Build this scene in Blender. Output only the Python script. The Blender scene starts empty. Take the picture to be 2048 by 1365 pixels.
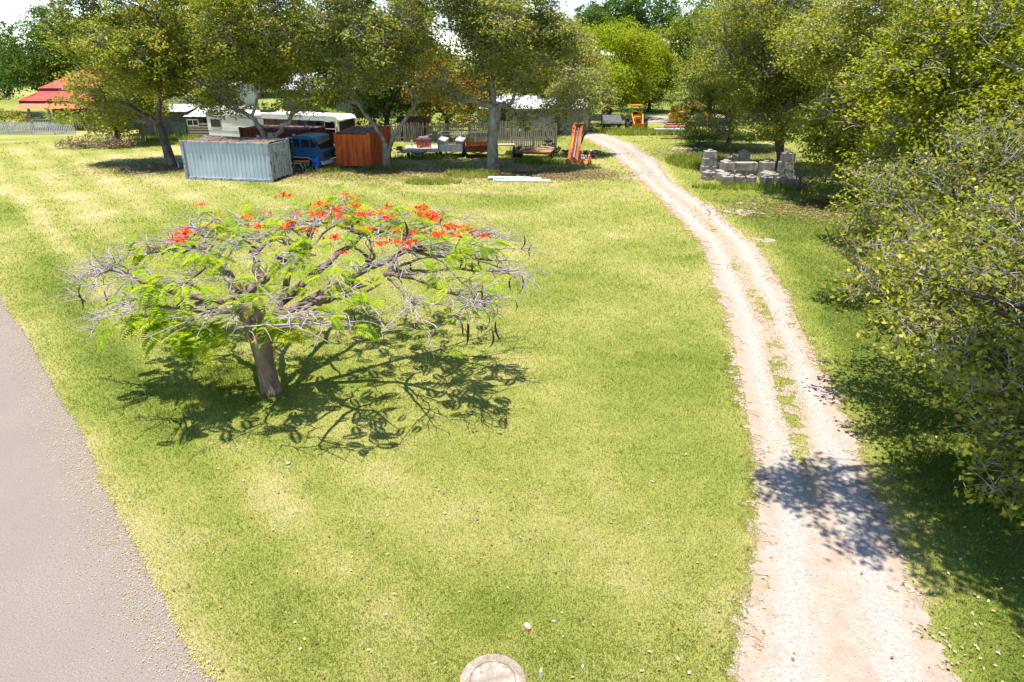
import bpy, math, random
import numpy as np
from mathutils import Vector, Matrix
R = math.radians
random.seed(7)
rng = np.random.default_rng(7)
sc = bpy.context.scene
col = sc.collection

# ------------------------------------------------------------------ camera, sky, sun, exposure
cam_d = bpy.data.cameras.new('camera')
cam_d.sensor_width = 36.0
cam_d.lens = 24.0
cam_d.clip_end = 2000
cam = bpy.data.objects.new('camera', cam_d)
col.objects.link(cam)
cam.location = (0, 0, 7.85)
cam.rotation_euler = (R(90 - 23.2), 0, 0)
sc.camera = cam

SUN_EL, SUN_AZ = 84.0, 215.0          # azimuth clockwise from +Y: behind the camera, to its left
w = bpy.data.worlds.new('World')
sc.world = w
w.use_nodes = True
nt = w.node_tree
bg = nt.nodes['Background']
sky = nt.nodes.new('ShaderNodeTexSky')
sky.sky_type = 'NISHITA'
sky.sun_disc = False
sky.sun_elevation = R(SUN_EL)
sky.sun_rotation = R(SUN_AZ)
sky.air_density = 1.0
sky.dust_density = 0.0
sky.altitude = 2500
sky.ozone_density = 1.0
nt.links.new(sky.outputs[0], bg.inputs[0])
bg.inputs[1].default_value = 0.14
sd = bpy.data.lights.new('sun', 'SUN')
sd.energy = 5.0
sd.angle = R(0.5)
sd.color = (1.0, 0.925, 0.82)
sun = bpy.data.objects.new('sun', sd)
col.objects.link(sun)
_d = Vector((math.sin(R(SUN_AZ)) * math.cos(R(SUN_EL)), math.cos(R(SUN_AZ)) * math.cos(R(SUN_EL)), math.sin(R(SUN_EL))))
sun.rotation_euler = _d.to_track_quat('Z', 'Y').to_euler()
sun.location = (0, 0, 40)
sc.view_settings.view_transform = 'Standard'
sc.view_settings.look = 'None'
sc.view_settings.gamma = 1.0
sc.view_settings.use_curve_mapping = False
sc.view_settings.exposure = 1.14

# ------------------------------------------------------------------ numpy value noise (for placing patches, not light)
def _hash(ix, iy, s):
    h = (ix.astype(np.int64) * 374761393 + iy.astype(np.int64) * 668265263 + s * 974634777) & 0x7fffffff
    h = ((h ^ (h >> 13)) * 1274126177) & 0x7fffffff
    return ((h ^ (h >> 16)) & 0xffff) / 65535.0

def vnoise(x, y, s=0):
    ix, iy = np.floor(x), np.floor(y)
    fx, fy = x - ix, y - iy
    fx, fy = fx * fx * (3 - 2 * fx), fy * fy * (3 - 2 * fy)
    a, b = _hash(ix, iy, s), _hash(ix + 1, iy, s)
    c, d = _hash(ix, iy + 1, s), _hash(ix + 1, iy + 1, s)
    return (a * (1 - fx) + b * fx) * (1 - fy) + (c * (1 - fx) + d * fx) * fy

def fbm(x, y, sc_=1.0, o=4, s=0):
    t = np.zeros_like(x, dtype=float); am = 0.5; f = 1.0 / sc_
    for k in range(o):
        t += am * vnoise(x * f, y * f, s + k * 17); am *= .5; f *= 2.03; x, y = x * .8 - y * .6 + 3.1, x * .6 + y * .8 - 1.7
    return t / (1 - .5 ** o)

def sstep(a, b, x):
    t = np.clip((x - a) / (b - a), 0, 1)
    return t * t * (3 - 2 * t)

# ------------------------------------------------------------------ materials
def mat(name, c, rough=.8, c2=None, scale=8.0, spec=.3, metal=0.0, bump=0.0, bscale=None, c3=None, s3=1.5, k3=(.5, .65), detail=6, stretch=None, pos=(.35, .65)):
    m = bpy.data.materials.new(name); m.use_nodes = True
    N, L = m.node_tree.nodes, m.node_tree.links
    b = N['Principled BSDF']
    b.inputs['Roughness'].default_value = rough
    b.inputs['Specular IOR Level'].default_value = spec
    b.inputs['Metallic'].default_value = metal
    tc = N.new('ShaderNodeTexCoord'); out = tc.outputs['Object']
    if stretch:
        mp = N.new('ShaderNodeMapping'); mp.inputs['Scale'].default_value = stretch
        L.new(out, mp.inputs[0]); out = mp.outputs[0]
    def noise(s, d=detail):
        n = N.new('ShaderNodeTexNoise'); n.inputs['Scale'].default_value = s; n.inputs['Detail'].default_value = d
        n.inputs['Roughness'].default_value = .6
        L.new(out, n.inputs['Vector']); return n.outputs['Fac']
    if c2 is None:
        c2 = tuple(v * .8 for v in c)
    rp = N.new('ShaderNodeValToRGB')
    rp.color_ramp.elements[0].position, rp.color_ramp.elements[1].position = pos
    rp.color_ramp.elements[0].color = (*c2, 1); rp.color_ramp.elements[1].color = (*c, 1)
    L.new(noise(scale), rp.inputs[0]); co = rp.outputs[0]
    if c3:
        mx = N.new('ShaderNodeMix'); mx.data_type = 'RGBA'
        r3 = N.new('ShaderNodeMapRange'); r3.inputs[1].default_value, r3.inputs[2].default_value = k3
        L.new(noise(s3), r3.inputs[0]); L.new(r3.outputs[0], mx.inputs[0])
        L.new(co, mx.inputs[6]); mx.inputs[7].default_value = (*c3, 1); co = mx.outputs[2]
    L.new(co, b.inputs['Base Color'])
    if bump:
        bp = N.new('ShaderNodeBump'); bp.inputs['Strength'].default_value = bump; bp.inputs['Distance'].default_value = .02
        L.new(noise(bscale or scale * 4), bp.inputs['Height']); L.new(bp.outputs[0], b.inputs['Normal'])
    return m

def leaf_mat(name, stops, trans=.35, nscale=.5):
    """stops: (position, colour) along the per-leaf value 'tint'"""
    m = bpy.data.materials.new(name); m.use_nodes = True; trans += .08
    N, L = m.node_tree.nodes, m.node_tree.links
    b = N['Principled BSDF']; out = N['Material Output']
    at = N.new('ShaderNodeAttribute'); at.attribute_name = 'tint'
    rp = N.new('ShaderNodeValToRGB'); e = rp.color_ramp.elements
    e[0].position, e[0].color = stops[0][0], (*stops[0][1], 1)
    e[1].position, e[1].color = stops[-1][0], (*stops[-1][1], 1)
    for p, c in stops[1:-1]:
        x = e.new(p); x.color = (*c, 1)
    L.new(at.outputs['Fac'], rp.inputs[0])
    L.new(rp.outputs[0], b.inputs['Base Color'])
    b.inputs['Roughness'].default_value = .55; b.inputs['Specular IOR Level'].default_value = .18
    tr = N.new('ShaderNodeBsdfTranslucent')
    hs = N.new('ShaderNodeMix'); hs.data_type = 'RGBA'; hs.blend_type = 'MULTIPLY'; hs.inputs[0].default_value = 1
    L.new(rp.outputs[0], hs.inputs[6]); hs.inputs[7].default_value = (1.25, 1.3, .45, 1)
    L.new(hs.outputs[2], tr.inputs[0])
    ms = N.new('ShaderNodeMixShader'); ms.inputs[0].default_value = trans
    L.new(b.outputs[0], ms.inputs[1]); L.new(tr.outputs[0], ms.inputs[2]); L.new(ms.outputs[0], out.inputs[0])
    return m

M = {}
M['white_paint'] = mat('white_paint', (.72, .72, .70), .55, (.55, .55, .52), 3, bump=.05)
M['white_dirty'] = mat('white_dirty', (.55, .54, .52), .7, (.30, .28, .26), 4, bump=.2)
M['bus_white'] = mat('bus_white', (.74, .74, .72), .4, (.62, .62, .60), 1.5)
M['bus_roof'] = mat('bus_roof', (.78, .78, .78), .5, (.6, .6, .58), 1.0)
M['bus_black'] = mat('bus_black', (.02, .022, .03), .3)
M['bus_red'] = mat('bus_red', (.55, .012, .01), .45)
M['cream'] = mat('cream', (.62, .5, .3), .6)
M['glass'] = mat('dark_glass', (.015, .018, .02), .08, spec=.6)
M['curtain'] = mat('blue_curtain', (.025, .05, .20), .9, (.01, .02, .09), 6, stretch=(1, 1, .1))
M['truck_blue'] = mat('truck_blue', (.02, .12, .23), .35, (.015, .085, .17), 3, spec=.5)
M['black'] = mat('black_rubber', (.02, .02, .02), .85)
M['dark_metal'] = mat('dark_metal', (.05, .05, .05), .6, (.025, .022, .02), 5)
M['rim'] = mat('rim_grey', (.35, .34, .32), .5, (.2, .18, .15), 6)
M['drum_blue'] = mat('drum_blue', (.01, .07, .42), .35, (.008, .055, .34), 4, spec=.5)
M['orange'] = mat('orange_paint', (.72, .16, .02), .5, (.55, .10, .015), 5)
M['cont_blue'] = mat('pale_blue_steel', (.48, .55, .60), .6, (.38, .44, .49), 2.0, c3=(.22, .13, .08), s3=3.0, k3=(.66, .72), stretch=(1, 1, .35))
M['cont_blue2'] = mat('darker_blue_steel', (.40, .45, .49), .65, (.20, .23, .26), 5.0, c3=(.10, .09, .08), s3=6.0, k3=(.55, .62), stretch=(1, 1, .5))  # darker, blotchier blue for the doors, posts and rails
M['rust_brown'] = mat('rust_brown_steel', (.17, .045, .02), .85, (.06, .018, .012), 2.2, bump=.2, c3=(.30, .07, .02), s3=1.3, k3=(.55, .7), stretch=(1, 1, .4))
M['rust_orange'] = mat('rust_orange_steel', (.62, .125, .015), .75, (.34, .055, .012), 2.2, bump=.15, c3=(.10, .025, .015), s3=2.2, k3=(.6, .72), stretch=(1.6, 1.6, .3))
M['roof_litter'] = mat('container_roof_steel', (.24, .2, .18), .9, (.05, .04, .035), 3, c3=(.28, .13, .08), s3=1.5, k3=(.5, .6))
M['rust'] = mat('rusty_metal', (.30, .09, .03), .85, (.12, .04, .02), 6, bump=.2)
M['grey_metal'] = mat('galvanised', (.36, .36, .36), .55, (.24, .24, .24), 5, c3=(.16, .12, .09), s3=4, k3=(.6, .7))
M['roof_iron'] = mat('roof_iron', (.52, .52, .54), .5, (.36, .34, .34), 1.5)
M['wood_grey'] = mat('weathered_timber', (.30, .27, .23), .85, (.16, .14, .12), 5, stretch=(3, 3, .4), bump=.2)
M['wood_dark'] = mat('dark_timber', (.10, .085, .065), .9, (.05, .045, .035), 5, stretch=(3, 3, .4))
M['wood_brown'] = mat('brown_timber', (.42, .24, .12), .85, (.22, .12, .06), 4, bump=.2)
M['plank_tan'] = mat('tan_timber', (.5, .42, .3), .8, (.32, .25, .17), 5)
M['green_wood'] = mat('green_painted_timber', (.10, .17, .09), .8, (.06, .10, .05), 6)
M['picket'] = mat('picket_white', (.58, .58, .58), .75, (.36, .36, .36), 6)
M['roof_red'] = mat('red_iron_roof', (.50, .085, .07), .6, (.42, .065, .05), 1.2, c3=(.56, .14, .11), s3=.8, k3=(.5, .7))
M['roof_orange'] = mat('orange_iron_roof', (.62, .17, .08), .6, (.5, .12, .06), 1.5)
M['maroon'] = mat('maroon_fascia', (.10, .01, .05), .6)
M['wall_dark'] = mat('dark_grey_wall_boards', (.22, .22, .22), .8, (.16, .16, .16), 4)  # dark grey boards for house, shed and warehouse walls
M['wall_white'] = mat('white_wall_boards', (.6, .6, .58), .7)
M['yellow'] = mat('machine_yellow', (.62, .33, .03), .55, (.5, .22, .02), 3, c3=(.25, .10, .03), s3=3, k3=(.6, .72))
M['yellow2'] = mat('machine_orange', (.60, .24, .015), .55, (.42, .15, .012), 3, c3=(.2, .08, .02), s3=3, k3=(.6, .72))
M['boom_red'] = mat('boom_orange_red', (.48, .12, .04), .65, (.34, .07, .025), 3, c3=(.2, .08, .05), s3=3, k3=(.58, .7))
M['boom_light'] = mat('boom_faded_orange', (.6, .28, .12), .65, (.45, .18, .08), 3)
M['concrete'] = mat('weathered_concrete', (.36, .32, .29), .9, (.19, .165, .145), 3.0, bump=.4, bscale=25, c3=(.09, .08, .075), s3=2.0, k3=(.56, .72), stretch=(1.6, 1.6, .5))
M['conc_top'] = mat('pale_concrete', (.30, .255, .21), .9, (.19, .155, .125), 6, bump=.4, bscale=40, c3=(.36, .33, .30), s3=5, k3=(.5, .65))
M['bark_grey'] = mat('pale_gum_bark', (.33, .30, .23), .85, (.17, .155, .11), 3, bump=.4, c3=(.20, .13, .08), s3=2.2, k3=(.50, .58), stretch=(1, 1, .35))
M['bark_dark'] = mat('rough_dark_bark', (.15, .11, .08), .95, (.05, .04, .03), 4, bump=.5, c3=(.22, .17, .11), s3=1.5, k3=(.5, .65), stretch=(1, 1, .4))
M['twig_grey'] = mat('grey_twigs', (.36, .32, .30), .85, (.22, .19, .17), 3)
M['twig_tan'] = mat('tan_twigs', (.26, .22, .17), .85, (.15, .12, .09), 3)
M['pz_bark'] = mat('poinciana_bark', (.27, .19, .13), .9, (.13, .085, .055), 3.5, bump=.6, bscale=14, c3=(.055, .035, .025), s3=2.4, k3=(.56, .66), stretch=(1.6, 1.6, .45))
M['pz_limb'] = mat('poinciana_limb_bark', (.24, .18, .15), .9, (.10, .07, .055), 5, bump=.5, c3=(.05, .035, .03), s3=3, k3=(.55, .66))
M['pz_twig'] = mat('poinciana_twigs', (.40, .35, .33), .8, (.22, .18, .17), 3)
M['pod'] = mat('dry_pod', (.045, .028, .02), .7)
M['plastic_black'] = mat('black_plastic', (.015, .015, .017), .35)
M['cone_orange'] = mat('cone_orange', (.75, .12, .02), .5)
M['pink_metal'] = mat('faded_red_paint', (.42, .14, .10), .7, (.28, .1, .07), 5)
M['blue_sheet'] = mat('pale_painted_sheet', (.52, .58, .62), .6, (.4, .46, .5), 3, c3=(.05, .04, .03), s3=7, k3=(.58, .62))

M['lf_olive'] = leaf_mat('olive_leaves', [(0, (.050, .070, .010)), (.3, (.135, .165, .022)), (.65, (.26, .285, .045)), (.93, (.38, .37, .07)), (1, (.42, .26, .05))], trans=.32)
M['lf_olive2'] = leaf_mat('khaki_leaves', [(0, (.052, .068, .016)), (.35, (.145, .170, .036)), (.7, (.29, .31, .080)), (.95, (.40, .38, .12)), (1, (.38, .22, .07))], trans=.3)
M['lf_lime'] = leaf_mat('lime_leaves', [(0, (.05, .085, .006)), (.4, (.17, .23, .010)), (.8, (.32, .36, .016)), (1, (.42, .36, .02))], trans=.42)
M['lf_citrus'] = leaf_mat('yellow_green_leaves', [(0, (.040, .055, .008)), (.35, (.13, .155, .014)), (.7, (.30, .33, .022)), (.9, (.46, .45, .03)), (1, (.45, .30, .03))], trans=.36)
M['lf_dark'] = leaf_mat('dark_green_leaves', [(0, (.014, .036, .008)), (.4, (.045, .095, .014)), (.8, (.095, .165, .022)), (1, (.16, .21, .035))], trans=.28)
M['lf_mid'] = leaf_mat('mid_green_leaves', [(0, (.028, .052, .007)), (.4, (.095, .14, .014)), (.8, (.20, .24, .024)), (1, (.30, .28, .035))], trans=.33)
M['lf_orange'] = leaf_mat('turning_leaves', [(0, (.045, .040, .008)), (.4, (.13, .11, .014)), (.75, (.28, .19, .018)), (1, (.42, .17, .02))], trans=.35)
M['lf_big'] = leaf_mat('broad_leaves', [(0, (.065, .085, .012)), (.3, (.19, .21, .024)), (.65, (.37, .37, .05)), (.92, (.54, .51, .13)), (1, (.46, .24, .05))], trans=.32)
M['lf_flower'] = leaf_mat('yellow_blossom', [(0, (.08, .08, .01)), (.5, (.25, .22, .02)), (1, (.40, .30, .03))], trans=.3)
M['lf_brown'] = leaf_mat('dead_leaves', [(0, (.06, .035, .02)), (.5, (.20, .12, .075)), (1, (.36, .26, .18))], trans=.15)
M['lf_frond'] = leaf_mat('poinciana_fronds', [(0, (.09, .20, .008)), (.45, (.27, .40, .010)), (1, (.52, .50, .012))], trans=.45)
M['lf_petal'] = leaf_mat('poinciana_petals', [(0, (.55, .02, .008)), (.55, (.78, .05, .01)), (.85, (.80, .18, .02)), (1, (.75, .42, .03))], trans=.25)
M['lf_banana'] = leaf_mat('banana_leaf', [(0, (.05, .12, .015)), (.6, (.14, .22, .03)), (1, (.2, .28, .05))], trans=.4)
M['lf_blade'] = leaf_mat('grass_blades', [(0, (.10, .14, .016)), (.3, (.205, .255, .038)), (.6, (.32, .34, .080)), (.85, (.43, .40, .165)), (1, (.52, .45, .26))], trans=.35)
M['lf_litter'] = leaf_mat('fallen_leaves', [(0, (.10, .06, .03)), (.4, (.24, .14, .08)), (.75, (.40, .33, .15)), (1, (.62, .56, .46))], trans=.1)

def ground_material():
    m = bpy.data.materials.new('lawn'); m.use_nodes = True
    N, L = m.node_tree.nodes, m.node_tree.links
    b = N['Principled BSDF']; b.inputs['Roughness'].default_value = .95; b.inputs['Specular IOR Level'].default_value = .1
    tc = N.new('ShaderNodeTexCoord')
    def noise(s, d=6, r=.65, dist=0):
        n = N.new('ShaderNodeTexNoise'); n.inputs['Scale'].default_value = s; n.inputs['Detail'].default_value = d
        n.inputs['Roughness'].default_value = r; n.inputs['Distortion'].default_value = dist
        L.new(tc.outputs['Object'], n.inputs['Vector']); return n.outputs['Fac']
    def math_(op, a, b_, c_=None):
        n = N.new('ShaderNodeMath'); n.operation = op
        for i, v in enumerate((a, b_, c_)):
            if v is None: continue
            if isinstance(v, (int, float)): n.inputs[i].default_value = v
            else: L.new(v, n.inputs[i])
        return n.outputs[0]
    def ramp(f, st):
        rp = N.new('ShaderNodeValToRGB'); e = rp.color_ramp.elements
        e[0].position, e[0].color = st[0][0], (*st[0][1], 1); e[1].position, e[1].color = st[-1][0], (*st[-1][1], 1)
        for p, c in st[1:-1]:
            x = e.new(p); x.color = (*c, 1)
        L.new(f, rp.inputs[0]); return rp.outputs[0]
    def mixc(f, a, b_, mode='MIX'):
        n = N.new('ShaderNodeMix'); n.data_type = 'RGBA'; n.blend_type = mode
        if isinstance(f, (int, float)): n.inputs[0].default_value = f
        else: L.new(f, n.inputs[0])
        for i, v in ((6, a), (7, b_)):
            if isinstance(v, tuple): n.inputs[i].default_value = (*v, 1)
            else: L.new(v, n.inputs[i])
        return n.outputs[2]
    dry = N.new('ShaderNodeAttribute'); dry.attribute_name = 'dry'
    bare = N.new('ShaderNodeAttribute'); bare.attribute_name = 'bare'
    f1 = noise(1.3, 8, .7); f2 = noise(14, 8, .75); f3 = noise(55, 4, .8)
    v = math_('ADD', dry.outputs['Fac'], math_('MULTIPLY', math_('SUBTRACT', f1, .5), .55))
    v = math_('ADD', v, math_('MULTIPLY', math_('SUBTRACT', f2, .5), .9))
    grass = ramp(v, [(0.0, (.085, .12, .018)), (.3, (.150, .182, .034)), (.55, (.225, .232, .062)), (.78, (.29, .265, .11)), (1, (.37, .31, .175))])
    # dark of the holes between blades put into the colour, then pale straw flecks
    sp = math_('MULTIPLY', math_('GREATER_THAN', noise(38, 3, .9), .60), .5)
    grass = mixc(sp, grass, (.060, .062, .018))
    sp2 = math_('MULTIPLY', math_('GREATER_THAN', f3, .63), .35)
    grass = mixc(sp2, grass, (.34, .31, .14))
    dirt = ramp(noise(9, 8, .75), [(.25, (.19, .14, .095)), (.5, (.30, .235, .17)), (.75, (.37, .31, .24))])
    bf = math_('ADD', bare.outputs['Fac'], math_('MULTIPLY', math_('SUBTRACT', noise(5, 8, .75), .5), 1.1))
    mr = N.new('ShaderNodeMapRange'); mr.inputs[1].default_value = .45; mr.inputs[2].default_value = .62
    L.new(bf, mr.inputs[0])
    co = mixc(mr.outputs[0], grass, dirt)
    L.new(co, b.inputs['Base Color'])
    bp = N.new('ShaderNodeBump'); bp.inputs['Strength'].default_value = .7; bp.inputs['Distance'].default_value = .03
    L.new(noise(45, 5, .8), bp.inputs['Height']); L.new(bp.outputs[0], b.inputs['Normal'])
    return m
M['lawn'] = ground_material()
M['gravel'] = mat('pale_gravel', (.33, .295, .265), .95, (.205, .165, .135), 7, detail=10, bump=.8, bscale=60, c3=(.30, .205, .145), s3=.55, k3=(.47, .60), spec=.1)
M['asphalt'] = mat('faded_asphalt', (.265, .230, .205), .95, (.135, .114, .10), 42, detail=6, bump=.6, bscale=90, c3=(.18, .156, .14), s3=.5, k3=(.40, .72), spec=.15)
M['street'] = mat('pale_street', (.30, .28, .27), .9, (.25, .235, .225), 1, spec=.1)
def gravel_material():
    m = M['gravel']; N, L = m.node_tree.nodes, m.node_tree.links; b = N['Principled BSDF']
    src = b.inputs['Base Color'].links[0].from_socket
    at = N.new('ShaderNodeAttribute'); at.attribute_name = 'track'
    tc = N.new('ShaderNodeTexCoord'); n = N.new('ShaderNodeTexNoise'); n.inputs['Scale'].default_value = 2.6; n.inputs['Detail'].default_value = 9; n.inputs['Roughness'].default_value = .75
    L.new(tc.outputs['Object'], n.inputs['Vector'])
    a = N.new('ShaderNodeMath'); a.operation = 'ADD'; L.new(at.outputs['Fac'], a.inputs[0]); L.new(n.outputs['Fac'], a.inputs[1])
    mr = N.new('ShaderNodeMapRange'); mr.inputs[1].default_value = .58; mr.inputs[2].default_value = 1.05; L.new(a.outputs[0], mr.inputs[0])
    pe = N.new('ShaderNodeValToRGB'); pe.color_ramp.elements[0].color = (.26, .195, .15, 1); pe.color_ramp.elements[1].color = (.37, .30, .245, 1)
    pe.color_ramp.elements[0].position = .3; pe.color_ramp.elements[1].position = .7; L.new(n.outputs['Fac'], pe.inputs[0])
    mx = N.new('ShaderNodeMix'); mx.data_type = 'RGBA'; L.new(mr.outputs[0], mx.inputs[0]); L.new(pe.outputs[0], mx.inputs[6]); L.new(src, mx.inputs[7])
    n2 = N.new('ShaderNodeTexNoise'); n2.inputs['Scale'].default_value = 30; n2.inputs['Detail'].default_value = 3; L.new(tc.outputs['Object'], n2.inputs['Vector'])
    gt_ = N.new('ShaderNodeMath'); gt_.operation = 'GREATER_THAN'; gt_.inputs[1].default_value = .66; L.new(n2.outputs['Fac'], gt_.inputs[0])
    k = N.new('ShaderNodeMath'); k.operation = 'MULTIPLY'; k.inputs[1].default_value = .55; L.new(gt_.outputs[0], k.inputs[0])
    m2 = N.new('ShaderNodeMix'); m2.data_type = 'RGBA'; L.new(k.outputs[0], m2.inputs[0]); L.new(mx.outputs[2], m2.inputs[6]); m2.inputs[7].default_value = (.13, .09, .06, 1)
    L.new(m2.outputs[2], b.inputs['Base Color'])
M['gravel'] = mat('pale_gravel', (.385, .35, .32), .95, (.255, .225, .20), 14, detail=10, bump=.8, bscale=60, spec=.1)
gravel_material()
M['rock'] = mat('pale_stone', (.42, .38, .33), .9, (.26, .22, .18), 30)

# ------------------------------------------------------------------ mesh helpers
class MB:
    def __init__(s): s.v = []; s.f = []
    def add(s, vs, fs):
        o = len(s.v); s.v += [tuple(p) for p in vs]; s.f += [tuple(i + o for i in q) for q in fs]; return s
    def box(s, c, d, rz=0.0, rx=0.0, ry=0.0):
        m = Matrix.Rotation(rz, 3, 'Z') @ Matrix.Rotation(ry, 3, 'Y') @ Matrix.Rotation(rx, 3, 'X')
        c = Vector(c); p = [c + m @ Vector((x * d[0] / 2, y * d[1] / 2, z * d[2] / 2)) for x in (-1, 1) for y in (-1, 1) for z in (-1, 1)]
        return s.add(p, [(0, 1, 3, 2), (4, 6, 7, 5), (0, 4, 5, 1), (2, 3, 7, 6), (0, 2, 6, 4), (1, 5, 7, 3)])
    def b2(s, lo, hi):
        return s.box([(a + b) / 2 for a, b in zip(lo, hi)], [b - a for a, b in zip(lo, hi)])
    def beam(s, p, q, w, h):
        p, q = Vector(p), Vector(q); d = (q - p).normalized()
        u = Vector((0, 0, 1)) if abs(d.z) < .95 else Vector((1, 0, 0))
        a = d.cross(u).normalized(); b = a.cross(d).normalized()
        vs = [e + a * x * w / 2 + b * y * h / 2 for e in (p, q) for x, y in ((-1, -1), (1, -1), (1, 1), (-1, 1))]
        return s.add(vs, [(0, 3, 2, 1), (4, 5, 6, 7), (0, 1, 5, 4), (1, 2, 6, 5), (2, 3, 7, 6), (3, 0, 4, 7)])
    def tube(s, pts, rad, n=6, jit=0.0, cap=True):
        pts = [Vector(p) for p in pts]
        if not hasattr(rad, '__len__'): rad = [rad] * len(pts)
        o = len(s.v); ref = Vector((.37, .61, .7)).normalized()
        for i, p in enumerate(pts):
            d = (pts[min(i + 1, len(pts) - 1)] - pts[max(i - 1, 0)])
            d = d.normalized() if d.length > 1e-9 else Vector((0, 0, 1))
            a = d.cross(ref)
            if a.length < .05: a = d.cross(Vector((1, 0, 0)))
            a.normalize(); b = d.cross(a)
            for k in range(n):
                t = 2 * math.pi * k / n; r = rad[i] * (1 + jit * (random.random() - .5) * 2 if jit else 1)
                s.v.append(tuple(p + a * math.cos(t) * r + b * math.sin(t) * r))
        for i in range(len(pts) - 1):
            for k in range(n):
                s.f.append((o + i * n + k, o + i * n + (k + 1) % n, o + (i + 1) * n + (k + 1) % n, o + (i + 1) * n + k))
        if cap and n > 2:
            s.f.append(tuple(o + k for k in range(n))[::-1]); s.f.append(tuple(o + (len(pts) - 1) * n + k for k in range(n)))
        return s
    def prism(s, prof, y0, y1):
        """profile in x,z extruded along y"""
        n = len(prof); vs = [(x, y0, z) for x, z in prof] + [(x, y1, z) for x, z in prof]
        return s.add(vs, [tuple(range(n)), tuple(range(n, 2 * n))[::-1]] + [(i, i + n, (i + 1) % n + n, (i + 1) % n) for i in range(n)])
    def lathe(s, prof, n=16, c=(0, 0, 0)):
        o = len(s.v)
        for r, z in prof:
            for k in range(n):
                t = 2 * math.pi * k / n; s.v.append((c[0] + r * math.cos(t), c[1] + r * math.sin(t), c[2] + z))
        for i in range(len(prof) - 1):
            for k in range(n):
                s.f.append((o + i * n + k, o + i * n + (k + 1) % n, o + (i + 1) * n + (k + 1) % n, o + (i + 1) * n + k))
        s.f.append(tuple(o + k for k in range(n))[::-1]); s.f.append(tuple(o + (len(prof) - 1) * n + k for k in range(n)))
        return s
    def mesh(s, name, m, smooth=False):
        me = bpy.data.meshes.new(name); me.from_pydata(s.v, [], s.f)
        if smooth: me.polygons.foreach_set('use_smooth', [True] * len(me.polygons))
        me.materials.append(m if not isinstance(m, str) else M[m]); me.update(); return me

def link(name, me, parent=None, loc=(0, 0, 0), rz=0.0, **props):
    o = bpy.data.objects.new(name, me); col.objects.link(o)
    if parent: o.parent = parent
    o.location = loc; o.rotation_euler = (0, 0, rz)
    for k, v in props.items():
        if v is not None: o[k] = v
    return o
def part(name, mb, m, parent, smooth=False, **props):
    return link(name, mb.mesh(name, m, smooth), parent, **props)
def thing(name, label, cat, loc=(0, 0, 0), rz=0.0, group=None):
    return link(name, None, None, loc, rz, label=label, category=cat, group=group)
def solo(name, mb, m, label, cat, loc=(0, 0, 0), rz=0.0, group=None, smooth=False):
    return link(name, mb.mesh(name, m, smooth), None, loc, rz, label=label, category=cat, group=group)
def copy_tree(o, parent=None):
    c = o.copy(); col.objects.link(c)
    if parent: c.parent = parent
    for ch in list(o.children): copy_tree(ch, c)
    return c

def fast_mesh(name, V, F, m, tint=None, smooth=False):
    """V (n,3), F (k,3|4) all the same size"""
    me = bpy.data.meshes.new(name); k, c = F.shape
    me.vertices.add(len(V)); me.vertices.foreach_set('co', V.astype(np.float32).ravel())
    me.loops.add(k * c); me.loops.foreach_set('vertex_index', F.astype(np.int32).ravel())
    me.polygons.add(k); me.polygons.foreach_set('loop_start', (np.arange(k) * c).astype(np.int32))
    me.polygons.foreach_set('loop_total', np.full(k, c, np.int32))
    if smooth: me.polygons.foreach_set('use_smooth', np.ones(k, bool))
    me.materials.append(M[m] if isinstance(m, str) else m)
    me.update(calc_edges=True)
    if tint is not None:
        a = me.attributes.new('tint', 'FLOAT', 'FACE'); a.data.foreach_set('value', tint.astype(np.float32))
    return me

def unit(v): return v / np.maximum(np.linalg.norm(v, axis=-1, keepdims=True), 1e-9)

def leaf_quads(C, L, W, up=.5, droop=0.0, fold=0.0):
    """C (n,3) leaf centres -> kite-shaped leaves"""
    n = len(C); nor = unit(rng.normal(size=(n, 3)) * (1 - up) + np.array([0, 0, 1.0]) * up * 1.3)
    a = unit(np.cross(nor, rng.normal(size=(n, 3)))); a[:, 2] -= droop; a = unit(a)
    b = unit(np.cross(a, nor))
    L = L * rng.uniform(.7, 1.25, (n, 1)); W = W * rng.uniform(.75, 1.2, (n, 1))
    nn = unit(np.cross(b, a))
    V = np.stack([C - a * L * .5, C + b * W * .5 - a * L * .06 + nn * W * fold, C + a * L * .5, C - b * W * .5 - a * L * .06 + nn * W * fold], 1).reshape(-1, 3)
    F = np.arange(n * 4).reshape(n, 4)
    return V, F

def clump_points(blobs, per_m2, rc, per_clump, hollow=.55):
    """leaf centres in clumps spread through the outer part of ellipsoid blobs (cx,cy,cz,rx,ry,rz)"""
    cs, ts = [], []
    for bl in blobs:
        cx, cy, cz, rx, ry, rz = bl
        area = 4 * math.pi * ((rx * ry) ** 1.6 / 3 + (rx * rz) ** 1.6 / 3 + (ry * rz) ** 1.6 / 3) ** (1 / 1.6)
        k = max(4, int(area * per_m2))
        d = unit(rng.normal(size=(k, 3)))
        rr = rng.uniform(hollow, 1.0, (k, 1)) ** .7
        wob = 1 + .30 * (fbm(d[:, 0] * 3 + cx, d[:, 2] * 3 + d[:, 1] * 2 + cy, 1.0, 3, 5)[:, None] - .5) * 2
        p = np.array([cx, cy, cz]) + d * rr * wob * np.array([rx, ry, rz])
        cs.append(p); ts.append(rng.uniform(0, 1, k))
    c = np.concatenate(cs); t = np.concatenate(ts)
    keep = c[:, 2] > .25; c = c[keep]; t = t[keep]
    n = len(c); k = per_clump
    off = rng.normal(size=(n, k, 3)) * np.array([rc, rc, rc * .55]) * rng.uniform(.6, 1.3, (n, 1, 1))
    P = (c[:, None, :] + off).reshape(-1, 3)
    T = np.repeat(t, k)
    P[:, 2] = np.maximum(P[:, 2], .06)
    return P, T, c

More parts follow.
